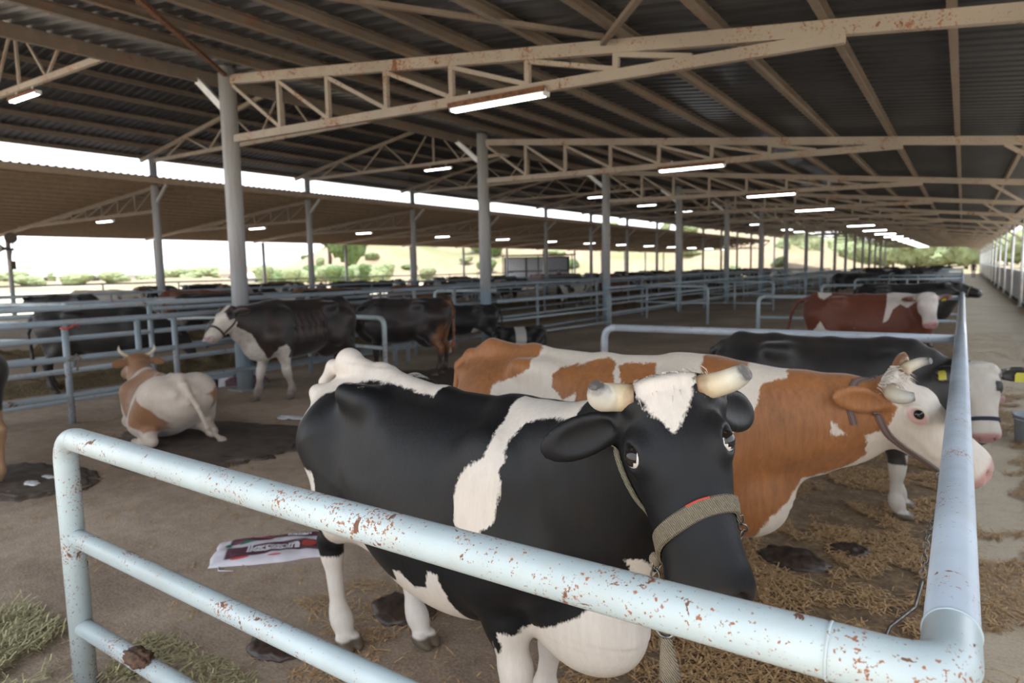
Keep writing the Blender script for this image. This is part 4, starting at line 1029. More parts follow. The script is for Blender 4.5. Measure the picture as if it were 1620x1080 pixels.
# black and white cow: sacking noseband, webbing cheek straps, chain and rope
hal = strap('halter', HB, ring_pts(HB, .36, -.035, .10, -.02, -.23, .03), .052, MAT['sacking'], hero, .004, .010, closed=True)
for s in (-1, 1):
    strap('cheek_strap', HB, [HPw(HB, .0, s*.10, -.13), HPw(HB, .12, s*.12, -.15), HPw(HB, .24, s*.105, -.17), HPw(HB, .36-.03*s, s*.095, -.185)], .022, MAT['webbing'], hal, .004, .005)
strap('red_stitching', HB, [HPw(HB, .312, -.02, .0), HPw(HB, .305, .01, .01), HPw(HB, .300, .04, .0)], .006, MAT['red_thread'], hal, .010, .004)
jx = HPw(HB, .408, -.112, -.170); hw = lambda p: tuple(w2l(LOC, RZ, p))
ball('knot', jx, (.020, .016, .022), MAT['rope'], hal, seg=12)
_j = np.array(jx)
chain(hal, [jx, tuple(_j+np.array((.0, 0, -.12))), hw((-.645, 1.69, 1.03))], .0135, .0032)
chain(hal, [HPw(HB, .345, .112, -.13), HPw(HB, .37, .118, -.17), HPw(HB, .40, .105, -.215)], .0135, .0032)
link(hal, hw((-.630, 1.68, .985)), (0, 0, 1), (1, .3, 0), .030, .005, name='ring', el=1.1)
MB().tube([hw(p) for p in [(-.628, 1.68, .955), (-.622, 1.68, .90), (-.615, 1.68, .84)]], [.014, .022, .030], 10).build('rope_knot', MAT['rope'], hal)
MB().tube([hw(p) for p in [(-.615, 1.68, .84), (-.59, 1.68, .55), (-.56, 1.68, .25), (-.53, 1.70, .03), (-.43, 1.78, .02)]], .016, 10).build('rope', MAT['rope'], hal)
def tuft(parent, B, x, n, ln, mat, spread=.07, seed=3, up=1.0, z=-.01, w=.0022):
    rr = random.Random(seed); mb = MB(); o, Rm, hs = B.frame
    for i in range(n):
        bx, by = x + rr.uniform(-.03, .04), rr.gauss(0, spread*.5)
        b = np.array(HPw(B, bx, by, z-.02)); d = unit(Rm@np.array((rr.uniform(.1, 1.0), rr.uniform(-.35, .35)+by*3, up*rr.uniform(.2, .55)))); l = ln*rr.uniform(.5, 1.3)
        s_ = unit(np.cross(d, Rm@np.array((rr.random(), rr.random(), .3))))*w*hs; e = Rm@np.array((.35, 0, -.35))*l*.6
        p0, p1, p2 = b, b+d*l*.55, b+d*l*.8+e
        mb.add([p0-s_, p0+s_, p1+s_*.8, p1-s_*.8, p2], [(0, 1, 2, 3), (3, 2, 4)], True)
    return mb.build('forelock', mat, parent)
MAT['hair_white'] = flat('white_hair', (.60, .53, .45), .7, 0, .3, 40)
tuft(hero, HB, .0, 700, .060, MAT['hair_white'], .07, 3)
# brown and white cow: striped halter
hs2 = strap('halter', SB, ring_pts(SB, .40, -.03, .10, -.02, -.21), .034, MAT['striped'], simm, .004, .006, closed=True)
for s in (-1, 1): strap('cheek_strap', SB, [HPw(SB, .02, s*.11, -.13), HPw(SB, .14, s*.115, -.175), HPw(SB, .28, s*.10, -.19), HPw(SB, .40, s*.09, -.195)], .036, MAT['striped'], hs2, .004, .006)
for s in (-1, 1): strap('neck_strap', SB, [HPw(SB, -.115, 0, -.0), HPw(SB, -.11, s*.07, -.04), HPw(SB, -.09, s*.12, -.11), HPw(SB, -.05, s*.13, -.19), HPw(SB, .0, s*.12, -.24)], .036, MAT['striped'], hs2, .004, .006)
hw2 = lambda p: tuple(w2l(LOC2, RZ2, p))
rb = np.array(HPw(SB, .42, -.085, -.20)); link(hs2, rb, (0, 0, 1), (1, .2, 0), .022, .004, name='ring', el=1.1)
MB().tube([tuple(rb+np.array((0, 0, -.02))), tuple(rb+np.array((0, .0, -.16)))], .013, 10).build('hook', MAT['chain'], hs2)
chain(hs2, [tuple(rb+np.array((0, 0, -.15))), hw2((-.09, 3.75, .62)), hw2((-.10, 3.70, .42))], .014, .0035)
MB().tube([hw2(p) for p in [(-.10, 3.70, .42), (-.12, 3.66, .30), (-.22, 3.6, .20), (-.25, 3.52, .12), (-.13, 3.48, .06), (-.10, 3.4, .02), (-.15, 3.25, .015), (-.10, 3.45, .014), (-.05, 3.6, .014)]], .009, 8).build('lead_chain', MAT['chain'], hs2)
horn(simm, SB, -1, [(.03, .085, -.02), (.035, .14, -.01), (.07, .17, .02), (.10, .16, .05)], [.030, .032, .030, .018])
horn(simm, SB, 1, [(.03, .085, -.02), (.03, .14, .0), (.05, .16, .05), (.075, .15, .09)], [.028, .026, .022, .014])
tuft(simm, SB, .0, 900, .085, MAT['hair_white'], .10, 5, .8)
# black cow: navy noseband, yellow ear tags
hb = strap('halter', KB, ring_pts(KB, .40, 0, .10, -.02, -.21), .030, MAT['navy'], blk, .004, .006, closed=True)
def ear_tag(parent, B, s, size=.052, at=.12):
    b0, d, nrm, wd = B.ears[s]; o = b0+d*at+nrm*.03-wd*.02*0; w = size/2
    dn = np.array((0, 0, -1.)); dn = unit(dn-nrm*(dn@nrm)); sd_ = np.cross(nrm, dn); o = o+dn*.02
    P = [o+sd_*a*w+dn*b*w for a, b in ((-.7, -1), (.7, -1), (1, -.5), (1, 1), (-1, 1), (-1, -.5))]
    v = P + [p+nrm*.004 for p in P]; f = [tuple(range(5, -1, -1)), tuple(range(6, 12))] + [(i, (i+1) % 6, 6+(i+1) % 6, 6+i) for i in range(6)]
    obj('ear_tag', mesh_pd('ear_tag', v, f), MAT['tag_yellow'], parent)
ear_tag(blk, KB, -1, .07, .215); ear_tag(blk, KB, 1, .07, .15)
ear_tag(red, RB, 1, .06)
# dirty cow halter, far black cow halter
hd = strap('halter', DB, ring_pts(DB, .38, 0, .10, -.02, -.21), .03, MAT['leather'], dc, .005, .008, closed=True)
for s in (-1, 1): strap('cheek_strap', DB, [HPw(DB, .0, s*.11, -.10), HPw(DB, .18, s*.11, -.16), HPw(DB, .38, s*.09, -.17)], .026, MAT['leather'], hd, .005, .008)
hf = strap('halter', FB, ring_pts(FB, .36, 0, .11, -.02, -.21), .022, MAT['rope'], fb, .008, .01, closed=True)
for s in (-1, 1): strap('cheek_strap', FB, [HPw(FB, .0, s*.12, -.08), HPw(FB, .18, s*.12, -.14), HPw(FB, .36, s*.09, -.17)], .02, MAT['rope'], hf, .008, .01)

# ------------------------------------------------------------------ sacks
def sack(label, loc, rz, ln, wd, hgt, cols, text, seed, group=None, tsize=.10):
    t = thing('feed_sack', label, 'sack', loc, rz, group); nx, ny = 44, 22
    def zf(x, y):
        u, v = x/ln*2, y/wd*2
        e = max(0, 1-abs(u)**6)**.5*max(0, 1-abs(v)**4)**.5
        n = mnoise.noise(Vector((x*7+seed, y*9, seed*1.7)))*.5 + mnoise.noise(Vector((x*18, y*16+seed, 4)))*.3 + .25*math.sin(x*23+3*math.sin(y*9)+seed)
        return .006 + e*hgt*(.8+.38*n)
    v = []; f = []
    for j in range(ny+1):
        for i in range(nx+1):
            x, y = -ln/2+ln*i/nx, -wd/2+wd*j/ny
            xx = x + .02*mnoise.noise(Vector((0, y*8, seed))); yy = y*(1-.06*math.cos(x*6+seed)) + .015*mnoise.noise(Vector((x*6, 3, seed)))
            v.append((xx, yy, zf(x, y)))
    for j in range(ny):
        for i in range(nx): a = j*(nx+1)+i; f.append((a, a+1, a+nx+2, a+nx+1))
    b = len(v)
    v += [(p[0], p[1], .002) for p in v[:b]]
    f += [(b+q[3], b+q[2], b+q[1], b+q[0]) for q in f[:nx*ny]]
    rim = [i for i in range(nx+1)] + [j*(nx+1)+nx for j in range(1, ny+1)] + [ny*(nx+1)+i for i in range(nx-1, -1, -1)] + [j*(nx+1) for j in range(ny-1, 0, -1)]
    f += [(rim[k], b+rim[k], b+rim[(k+1) % len(rim)], rim[(k+1) % len(rim)]) for k in range(len(rim))]
    m, nt, bs = nm('printed_sack_%d' % seed); tc = N(nt, 'TexCoord').outputs['Object']; sp = N(nt, 'SeparateXYZ'); L(nt, tc, sp.inputs[0])
    yv = math_n(nt, 'ADD', math_n(nt, 'DIVIDE', sp.outputs['Y'], wd), .5); xv = math_n(nt, 'ADD', math_n(nt, 'DIVIDE', sp.outputs['X'], ln), .5)
    wob = math_n(nt, 'ADD', yv, math_n(nt, 'MULTIPLY', math_n(nt, 'SINE', math_n(nt, 'MULTIPLY', xv, 7.0)), .05))
    cr = ramp(nt, wob, cols); end = ramp(nt, xv, [(.12, 0), (.14, 1)])
    c = mix(nt, end, (.60, .57, .62), cr); c = mix(nt, ramp(nt, noise(nt, 9, 4, .6, vec=tc), [(.5, 0), (.75, .35)]), c, (.35, .28, .24))
    L(nt, c, bs.inputs['Base Color']); bs.inputs['Roughness'].default_value = .45
    obj('bag', mesh_pd('bag', v, f, True), m, t)
    def printed(name, verts, faces, mat):
        vv = [(p[0], p[1], zf(p[0], p[1])+.0045) for p in verts]; return obj(name, mesh_pd(name, vv, faces, True), mat, t)
    def letters(txt, size, x, y, ang, mat, bold=.0, name='lettering'):
        cu = bpy.data.curves.new('txt', 'FONT'); cu.body = txt; cu.size = size; cu.offset = bold; cu.resolution_u = 3; cu.align_x = 'CENTER'; cu.align_y = 'CENTER'
        to = bpy.data.objects.new('txt', cu); COL.objects.link(to); dg = bpy.context.evaluated_depsgraph_get(); me = bpy.data.meshes.new_from_object(to.evaluated_get(dg))
        COL.objects.unlink(to); bpy.data.objects.remove(to)
        bm = bmesh.new(); bm.from_mesh(me); bmesh.ops.triangulate(bm, faces=bm.faces); bmesh.ops.subdivide_edges(bm, edges=[e for e in bm.edges if e.calc_length() > .02], cuts=1)
        ca, sa = math.cos(ang), math.sin(ang)
        for q in bm.verts:
            px, py = q.co.x*ca-q.co.y*sa+x, q.co.x*sa+q.co.y*ca+y; q.co = (px, py, zf(px, py)+.006+(.002 if bold <= 0 else 0))
        me2 = bpy.data.meshes.new(name); bm.to_mesh(me2); bm.free(); return obj(name, me2, mat, t)
    return t, letters, printed
W_, MR, PK = (.60, .57, .62), (.10, .035, .055), (.45, .22, .27)
PR = {k: flat('print_'+k, c, .5, 0, .1) for k, c in dict(white=(.62, .60, .64), maroon=(.09, .035, .05), red=(.50, .07, .06), green=(.02, .22, .12)).items()}
sk, let, prt = sack('crumpled white and maroon sack lettered kazan behind the front railing', (-4.01, 2.93, 0), R(46), .76, .44, .055,
    [(.0, W_), (.14, W_), (.16, MR), (.52, MR), (.54, W_), (.68, W_), (.70, MR), (.92, MR), (.94, W_)], 'kazan', 3)
let('kazan', .155, .03, -.065, R(1), PR['white'], .010, 'lettering_outline'); let('kazan', .155, .03, -.065, R(1), PR['maroon'], -.0045)
let('kazan', .075, -.06, .135, R(2), PR['red'], .003); let('kazan', .075, .19, .14, R(2), PR['white'], .003)
def disc(c, rx, ry, n=18, ang=0): return [(c[0]+rx*math.cos(a)*math.cos(ang)-ry*math.sin(a)*math.sin(ang), c[1]+rx*math.cos(a)*math.sin(ang)+ry*math.sin(a)*math.cos(ang)) for a in [2*math.pi*i/n for i in range(n)]]
prt('round_logo', disc((.275, -.06), .06, .05), [tuple(range(18))], PR['red'])
prt('green_leaf', disc((-.16, .055), .055, .012, ang=.25), [tuple(range(18))], PR['green'])
prt('green_mark', disc((-.285, .04), .02, .035), [tuple(range(18))], PR['green'])
prt('red_scroll', disc((-.18, -.185), .06, .01, ang=.1), [tuple(range(18))], PR['red']); prt('red_scroll', disc((.05, -.185), .05, .008, ang=-.1), [tuple(range(18))], PR['red'])
MB().tube([(-.30, -.15, .03), (-.31, -.2, .008), (-.30, -.26, .005), (-.27, -.24, .005), (-.30, -.27, .005), (-.20, -.30, .005)], .004, 6).build('tie_string', PR['white'], sk)
s2, let2, prt2 = sack('dark purple and white printed sack lying left of the near column foot', (-11.25, 6.75, 0), R(40), 1.0, .55, .22, [(.0, W_), (.2, W_), (.22, MR), (.7, MR), (.72, PK), (.8, W_)], '', 5)
let2('kazan', .14, .05, -.02, R(2), PR['white'], .004)
s3, let3, prt3 = sack('white and pink printed sack leaning by the near column foot', (-10.72, 7.45, 0), R(62), .85, .5, .24, [(.0, MR), (.12, MR), (.14, W_), (.4, W_), (.42, PK), (.55, PK), (.57, W_)], '', 9)
let3('kazan', .12, .05, -.02, R(2), PR['red'], .004)

# ------------------------------------------------------------------ dung, spilt milk, tub
def blob(name, label, cat, loc, r, h, mat, seed, lump=3.0, n=4, kind=None):
    bm = bmesh.new(); bmesh.ops.create_icosphere(bm, subdivisions=n, radius=1)
    for v in bm.verts:
        q = v.co.copy(); a = 1+.35*mnoise.noise(Vector((q.x*1.3+seed, q.y*1.3, seed)))+.16*mnoise.noise(q*lump+Vector((seed, 0, 0)))
        hh = 1+.45*mnoise.noise(Vector((q.x*lump, q.y*lump, seed*2.1)))+.3*mnoise.noise(Vector((q.x*lump*2.3, q.y*lump*2.3, seed)))
        v.co = Vector((q.x*r[0]*a, q.y*r[1]*a, max(0, q.z)*h*hh if q.z > 0 else -.004))
    me = bpy.data.meshes.new(name); bm.to_mesh(me); bm.free(); me.shade_smooth()
    o = obj(name, me, mat, None, loc); tag(o, label, cat, kind=kind); return o
MAT['dung_wet'] = flat('wet_dung', (.045, .028, .02), .45, 0, .5, 30)
blob('dung_pile', 'dark lumpy cow pat near the middle rail of the front railing', 'dung', (-2.93, 2.13, .003), (.17, .12), .05, MAT['dung_wet'], 2)
blob('dung_pile', 'wet dark cow pat between the hind legs of the horned cow', 'dung', (-2.62, 2.78, .003), (.20, .16), .06, MAT['dung_wet'], 5)
blob('dung_pile', 'cow pat below the brown and white cow', 'dung', (-.86, 4.62, .003), (.22, .15), .06, MAT['dung_wet'], 8)
blob('dung_pile', 'round cow pat in the straw past the brown and white cow', 'dung', (-.55, 4.95, .003), (.13, .10), .05, MAT['dung_wet'], 11)
MAT['muck'] = flat('trampled_muck', (.075, .055, .042), .7, 0, .4, 6)
blob('muck_patch', 'dark trampled muck around the lying tan cow', 'muck', (-7.35, 4.55, .002), (1.5, .95), .025, MAT['muck'], 4, 6, 5, 'stuff')
blob('muck_patch', 'dark trampled muck under the cow by the spilt milk', 'muck', (-7.5, 2.75, .002), (.8, .5), .03, MAT['muck'], 14, 6, 5, 'stuff')
blob('muck_patch', 'dark trampled muck behind the horned cow', 'muck', (-7.0, 9.6, .002), (2.2, 1.4), .02, MAT['muck'], 21, 6, 5, 'stuff')
MAT['milk'] = flat('milk', (.72, .72, .74), .15, 0, .05)
for i, (x, y, a, b, l) in enumerate([(-7.40, 5.90, .22, .08, 'white milk puddle on the muck near the dirty black cow'), (-7.50, 5.78, .10, .05, 'small white milk splash beside the larger puddle'), (-7.25, 2.72, .12, .06, 'white milk splash near the tan hind leg'), (-7.32, 2.9, .11, .04, 'narrow white milk splash behind the other splash')]):
    blob('milk_puddle', l, 'milk', (x, y, .026), (a, b), .012, MAT['milk'], i+31, 4)
tb = thing('tub', 'grey plastic tub standing on the alley straw', 'tub', (.73, 9.0, 0))
prof = [(.0, .012), (.175, .012), (.185, .02), (.205, .28), (.222, .285), (.222, .30), (.198, .30), (.178, .03), (0, .03)]
n = 36; v = []; f = []
for r_, z in prof: v += [(r_*math.cos(2*math.pi*i/n), r_*math.sin(2*math.pi*i/n), z) for i in range(n)]
for j in range(len(prof)-1): f += [(j*n+i, j*n+(i+1) % n, (j+1)*n+(i+1) % n, (j+1)*n+i) for i in range(n)]
obj('shell', mesh_pd('shell', v, f, True), flat('grey_plastic', (.27, .30, .33), .5), tb)
MB().tube([(.21*math.cos(a), .21*math.sin(a), .26) for a in [R(180+18*i) for i in range(11)]], .008, 8).build('rim_band', MAT['pipe_side'], tb)

# ------------------------------------------------------------------ straw (uncountable)
def straw(name, label, areas, mat, seed, zmax=.03):
    rr = random.Random(seed); v = []; f = []
    for (x0, x1, y0, y1, cnt, clump, zt) in areas:
        for i in range(cnt):
            for _ in range(6):
                x, y = rr.uniform(x0, x1), rr.uniform(y0, y1)
                if mnoise.noise(Vector((x*1.7, y*1.7, seed)))+.5*mnoise.noise(Vector((x*5, y*5, seed))) > clump: break
            a = rr.uniform(0, math.pi); l = rr.uniform(.03, .13); w = rr.uniform(.0016, .004); z = rr.uniform(.003, zt); dz = rr.uniform(-.3, .5)*zt
            cx, sy = math.cos(a)*l/2, math.sin(a)*l/2; nx, ny = -math.sin(a)*w, math.cos(a)*w; b = len(v); k = rr.uniform(-.015, .015)
            v += [(x-cx-nx, y-sy-ny, z), (x-cx+nx, y-sy+ny, z), (x+ny*k*200-nx, y-nx*k*200-ny, z+.004), (x+ny*k*200+nx, y-nx*k*200+ny, z+.004), (x+cx-nx, y+sy-ny, max(.002, z+dz)), (x+cx+nx, y+sy+ny, max(.002, z+dz))]
            f += [(b, b+1, b+3, b+2), (b+2, b+3, b+5, b+4)]
    o = obj(name, mesh_pd(name, v, f), mat); tag(o, label, 'straw', kind='stuff'); return o
def straw_mat(name, a, b):
    m, nt, bs = nm(name); L(nt, ramp(nt, noise(nt, 40, 2, .5, vec=wpos(nt)), [(.3, a), (.7, b)]), bs.inputs['Base Color']); bs.inputs['Roughness'].default_value = .6; return m
MAT['straw'] = straw_mat('straw', (.30, .165, .065), (.66, .44, .23)); MAT['hay'] = straw_mat('hay', (.20, .18, .08), (.48, .42, .24))
straw('straw', 'loose golden straw scattered over the pen floor', [(-3.3, .0, 1.7, 8, 6000, .10, .015), (-1.9, .05, 1.7, 7.6, 15000, -.05, .03), (-10, -3.3, 1.5, 9, 2600, .12, .012), (-4, 0, 8, 18, 1800, .05, .02)], MAT['straw'], 3)
straw('straw', 'thick golden straw strewn along the feeding alley', [(.10, 1.0, 1.0, 12, 14000, -.1, .035), (.1, 1.1, 12, 22, 2500, -.1, .03)], MAT['straw'], 5)
straw('hay', 'tangle of greenish hay at the foot of the bent post', [(-4.6, -3.15, 1.05, 1.62, 2600, -.3, .07), (-3.6, -2.7, 1.3, 1.9, 700, -.2, .03)], MAT['hay'], 8)
# feed along the lane behind the double fence
def ridge(name, label, x, y0, y1, w, h, mat, seed):
    v = []; f = []; ny, nx = int((y1-y0)/.12), 12
    for j in range(ny+1):
        y = y0+(y1-y0)*j/ny
        for i in range(nx+1):
            u = i/nx*2-1; v.append((x+u*w+.08*mnoise.noise(Vector((u*2, y*2, seed))), y, max(.002, (1-u*u)*h*(.7+.6*mnoise.noise(Vector((u*3, y*3, seed)))+.3*mnoise.noise(Vector((u*9, y*11, seed)))))))
    for j in range(ny):
        for i in range(nx): a = j*(nx+1)+i; f.append((a, a+1, a+nx+2, a+nx+1))
    o = obj(name, mesh_pd(name, v, f, True), mat); tag(o, label, 'feed', kind='stuff'); return o
mm, _nt, _b = nm('silage'); _f = noise(_nt, 30, 5, .7, vec=wpos(_nt)); L(_nt, ramp(_nt, _f, [(.3, (.06, .04, .02)), (.6, (.22, .16, .08)), (.8, (.40, .31, .17))]), _b.inputs['Base Color']); bump(_nt, _b, _f, .9, .03); _b.inputs['Roughness'].default_value = .95
ridge('feed_heap', 'long heap of chopped feed behind the double fence', -13.4, 3, 40, .65, .28, mm, 3)
ridge('feed_heap', 'long heap of chopped feed along the far side of the feed lane', -19.4, 4, 60, .45, .25, mm, 9)
# ------------------------------------------------------------------ herd in the distance
def var(head, lying=False, h=.034, **kw):
    B = build_cow(h, head, lying=lying, ear_t=1.0, **kw); V, F = B.mesh(h)
    return np_mesh('body', V, F, dict(nose=np.zeros(len(V)), eye=np.zeros(len(V)), hoof=np.zeros(len(V)), sd=np.ones(len(V))))
VAR = [var(((1.22, 0, 1.42), (.8, 0, -.55), (.55, 0, .8))), var(((1.30, .1, 1.02), (.45, .1, -.9), (.9, 0, .4))), var(((1.12, .1, 1.42), (.35, .85, -.5), (.2, .5, .8))), var(((1.05, 0, 1.05), (.85, .3, -.4), (.4, 0, .9)), True)]
BM = dict(black=coat('herd_black', (.013, .013, .014), dirt=.15, noisepatch=.05, rough=.5), pied=coat('herd_pied', (.014, .013, .014), white=(.55, .51, .46), dirt=.15, noisepatch=.46, rough=.5),
          red=coat('herd_red', (.14, .04, .018), white=(.5, .42, .35), dirt=.15, noisepatch=.30, rough=.6), brown=coat('herd_brown', (.17, .085, .045), dirt=.2, noisepatch=.1, rough=.7),
          grey=coat('herd_grey', (.05, .045, .04), white=(.78, .72, .64), dirt=.08, noisepatch=.64, rough=.6), tan=coat('herd_tan', (.30, .19, .10), white=(.55, .48, .40), dirt=.15, noisepatch=.45, rough=.6))
CN = dict(black='black', pied='black and white', red='red brown', brown='brown', grey='pale grey', tan='tan and white')
HP_ = []
BAR = [(-4.3, 0.3, y) for y in (25, 33.5, 42, 50.5, 59, 67.5, 76)] + [(-10, -6.3, y) for y in (30, 37, 44, 51, 58, 65)] + [(-24.8, -18.4, y+.3) for y in (20, 29, 38, 47, 56, 65)]
def herd(x, y, deg, kind, v, label=None, group=None, sc=1.0):
    HP_.append((x, y))
    r = thing('cow', label or '', 'cow', (x, y, 0), R(deg), group); r.scale = (sc,)*3
    obj('body', VAR[v], BM[kind], r); return r
herd(-12.4, 5.9, 60, 'black', 1, 'black cow feeding behind the double pipe fence beside the rope knot')
herd(-21.9, 9.6, 205, 'black', 0, 'black cow seen from behind near the white gate in the feed lane')
herd(-27.6, 13.2, 70, 'grey', 0, 'pale grey cow standing beyond the far column row')
herd(-26.3, 14.9, 120, 'pied', 2, 'dark cow with pale face next to the pale grey cow')
herd(-21.6, 13.2, 35, 'red', 0, 'red brown cow behind the white gate bar')
herd(-17.2, 11.2, 52, 'black', 0, 'black cow left of the near column behind the double fence')
herd(-15.6, 14.0, 60, 'black', 1, 'black cow partly hidden by the near column')
herd(-26.9, 21.5, 140, 'pied', 2, 'black and white cow facing the feed lane past the near column')
herd(-17.6, 15.4, 55, 'brown', 0, 'shaggy brown cow right of the near column in the feed lane')
herd(-16.2, 18.4, 60, 'brown', 1, 'second brown cow beside the shaggy brown one')
herd(-12.2, 9.4, 235, 'pied', 1, 'black and white cow with pale legs feeding behind the dirty black cow')
rr = random.Random(21)
GL = {'a': ('%s cow in the herd under the far brown roof', 'herd under the far brown roof'), 'b': ('%s cow at the feed lane of the centre hall', 'herd at the feed lane'), 'c': ('%s cow in the distant pens along the alley', 'herd in the distant pens')}
cnt = {}
def many(n, x0, x1, y0, y1, zone, kinds, degs):
    pts = []
    for i in range(n*60):
        if len(pts) >= n: break
        x, y = rr.uniform(x0, x1), rr.uniform(y0, y1)
        if all((x-a)**2+(y-b)**2 > 2.5**2 for a, b in pts+HP_) and not any(a-1.2 < x < b+1.2 and abs(y-c) < 1.25 for a, b, c in BAR): pts.append((x, y))
    for x, y in pts:
        k = rr.choice(kinds); l, g = GL[zone]
        herd(x, y, rr.choice(degs)+rr.uniform(-15, 15), k, rr.choice((0, 0, 1, 2)), l % CN[k], g+' ('+CN[k]+')', rr.uniform(.93, 1.03))
many(30, -36.5, -26.4, 22, 90, 'a', ['black', 'black', 'pied', 'brown', 'red'], [60, 240, 150, 330])
many(14, -36.5, -26.6, 17.5, 42, 'a', ['black', 'brown', 'pied', 'black', 'red'], [60, 240, 150])
many(22, -23.4, -20.0, 24, 95, 'b', ['black', 'black', 'pied', 'tan'], [0, 180, 60])
many(8, -16.6, -15.4, 24, 80, 'b', ['black', 'pied', 'red'], [80, 260])
many(16, -8.2, -1.6, 36, 88, 'c', ['black', 'black', 'pied', 'black', 'red'], [0, 20, 180])

# ------------------------------------------------------------------ people in the distance
def person(label, loc, rz, shirt, trousers, hair, hgt=1.72):
    B = Body(); k = hgt/1.72
    for s in (-1, 1):
        B.chain([(0, s*.10, .90*k), (.02, s*.10, .50*k), (0, s*.10, .09*k)], [.085, .062, .045], .03); B.cone((-.02, s*.10, .045), (.14, s*.11, .035), .04, .035, .02)
        B.chain([(0, s*.19, 1.40*k), (.02, s*.25, 1.12*k), (.12, s*.24, .90*k)], [.055, .043, .033], .03); B.ell((.15, s*.24, .84*k), (.035, .02, .05), .02)
        for fgr in range(4): B.cone((.155+.012*fgr-.02, s*.24, .81*k), (.165+.012*fgr-.02, s*.235, .74*k), .009, .007, .008)
        B.cone((.165, s*.235, .83*k), (.20, s*.22, .79*k), .010, .008, .008)
    B.loft([(-.01, 0, .11, .09), (.12, .0, .155, .10), (.30, .0, .15, .095), (.45, .0, .18, .10), (.55, .0, .15, .085), (.60, .0, .06, .06)], (0, 0, .86*k), np.array([[0, 0, 1.], [0, 1, 0], [1, 0, 0]]), k=.04)
    B.cone((0, 0, 1.44*k), (.01, 0, 1.54*k), .05, .05, .03); B.ell((.02, 0, 1.62*k), (.095, .075, .115), .03); B.ell((.115, 0, 1.61*k), (.018, .014, .025), .02)
    V, F = B.mesh(.02); z = V[:, 2]/k
    t = thing('person', label, 'person', loc, rz); m, nt, b = nm('clothes'); tc = N(nt, 'TexCoord').outputs['Object']; sp = N(nt, 'SeparateXYZ'); L(nt, tc, sp.inputs[0])
    L(nt, ramp(nt, math_n(nt, 'DIVIDE', sp.outputs['Z'], 2*k), [(.03, (.03, .025, .02)), (.045, trousers), (.44, trousers), (.45, shirt), (.745, shirt), (.755, (.36, .21, .14)), (.83, (.36, .21, .14)), (.84, hair)]), b.inputs['Base Color'])
    for n_ in nt.nodes:
        if n_.type == 'VALTORGB': n_.color_ramp.interpolation = 'CONSTANT'
    obj('body', np_mesh('body', V, F), m, t)
    bm = bmesh.new(); bmesh.ops.create_icosphere(bm, subdivisions=3, radius=1)
    for v in bm.verts: v.co = Vector((v.co.x*.098-.005, v.co.y*.082, max(v.co.z, -.35)*.10+1.665*k)) if v.co.x < .55 else Vector((v.co.x*.085, v.co.y*.07, max(v.co.z, .3)*.09+1.665*k))
    me = bpy.data.meshes.new('hair'); bm.to_mesh(me); bm.free(); me.shade_smooth(); obj('hair', me, flat('hair_dark', hair, .6), t)
person('person in brown shirt standing by the grey panelled hut', (-33.9, 60.2, 0), R(-60), (.16, .08, .06), (.05, .05, .06), (.02, .015, .012), 1.78)
person('person in white shirt standing by the grey panelled hut', (-33.0, 60.6, 0), R(-80), (.55, .53, .55), (.04, .05, .09), (.02, .015, .012), 1.66)
person('person in dark clothes standing at the far end of the alley', (1.0, 92, 0), R(-90), (.05, .03, .03), (.03, .03, .035), (.02, .015, .012), 1.75)

# ------------------------------------------------------------------ hut of grey panels
hut = thing('hut', 'grey panelled hut beyond the centre hall', 'hut', (-38.5, 63.6, 0), R(33))
mg = flat('grey_panel', (.26, .28, .33), .5); dk = MAT['dark_metal']
MB().box((0, 1.2, 1.6), (7.2, .1, 3.2)).build('back_wall', dk, hut)
for i in range(3):
    for j in range(2):
        MB().box((-2.3+2.3*i, 1.1, .9+1.5*j), (2.1, .08, 1.35)).build('panel', mg, hut)
MB().box((0, .3, 3.35), (8.2, 3.2, .12)).build('roof_slab', MAT['roof_brown'], hut)
for x in (-3.7, 0.1, 3.7): MB().tube([(x, -.9, 0), (x, -.9, 3.3)], .06, 10).build('post', dk, hut)

# ------------------------------------------------------------------ loudspeakers and junction box on the outer column
ls = thing('loudspeaker', 'pair of horn loudspeakers bracketed on an outer slim column', 'loudspeaker', (XC+.12, BAY*2, 3.0))
for z, a, s_ in ((.78, .4, 1.0), (.30, 1.5, .8)):
    d = Vector((math.cos(a), -math.sin(a)*.6, .05)).normalized(); o_ = Vector((.1, 0, z))
    MB().tube([o_-d*.15, o_, o_+d*.18, o_+d*.36, o_+d*.46], [.07*s_, .06*s_, .07*s_, .16*s_, .26*s_], 20).build('horn', flat('horn_grey', (.12, .10, .09), .6), ls)
MB().bar((.05, 0, -.1), (.55, 0, .75), .04, .04, (0, 1, 0)).build('bracket', MAT['dark_metal'], ls)
MB().box((.17, -.02, -.45), (.32, .22, .40)).build('junction_box', flat('box_brown', (.12, .09, .06), .6), ls)

# ------------------------------------------------------------------ rope and ribbon on the double fence
rp = thing('rope_tie', 'grey rope knotted round the weathered fence post', 'rope', (-9.86, 4.28, .87))
MB().tube([(.05*math.cos(a), .05*math.sin(a), .02*math.sin(2*a)) for a in [R(30*i) for i in range(12)]], .014, 8, closed=True).build('loop', MAT['rope'], rp)
MB().tube([(.05, .0, 0), (.08, .05, .06), (.09, .10, .0), (.07, .06, -.06), (.07, .05, -.16)], .013, 8).build('loose_end', MAT['rope'], rp)
rbn = thing('ribbon', 'red ribbon tied on the weathered fence post', 'ribbon', (-9.86, 4.26, 1.28))
MB().tube([(.05*math.cos(a), .05*math.sin(a), 0) for a in [R(30*i) for i in range(12)]], .016, 8, closed=True).build('loop', PR['red'], rbn)
MB().tube([(.05, .02, 0), (.07, .08, .04), (.07, .14, .01)], .012, 8).build('loose_end', PR['red'], rbn)

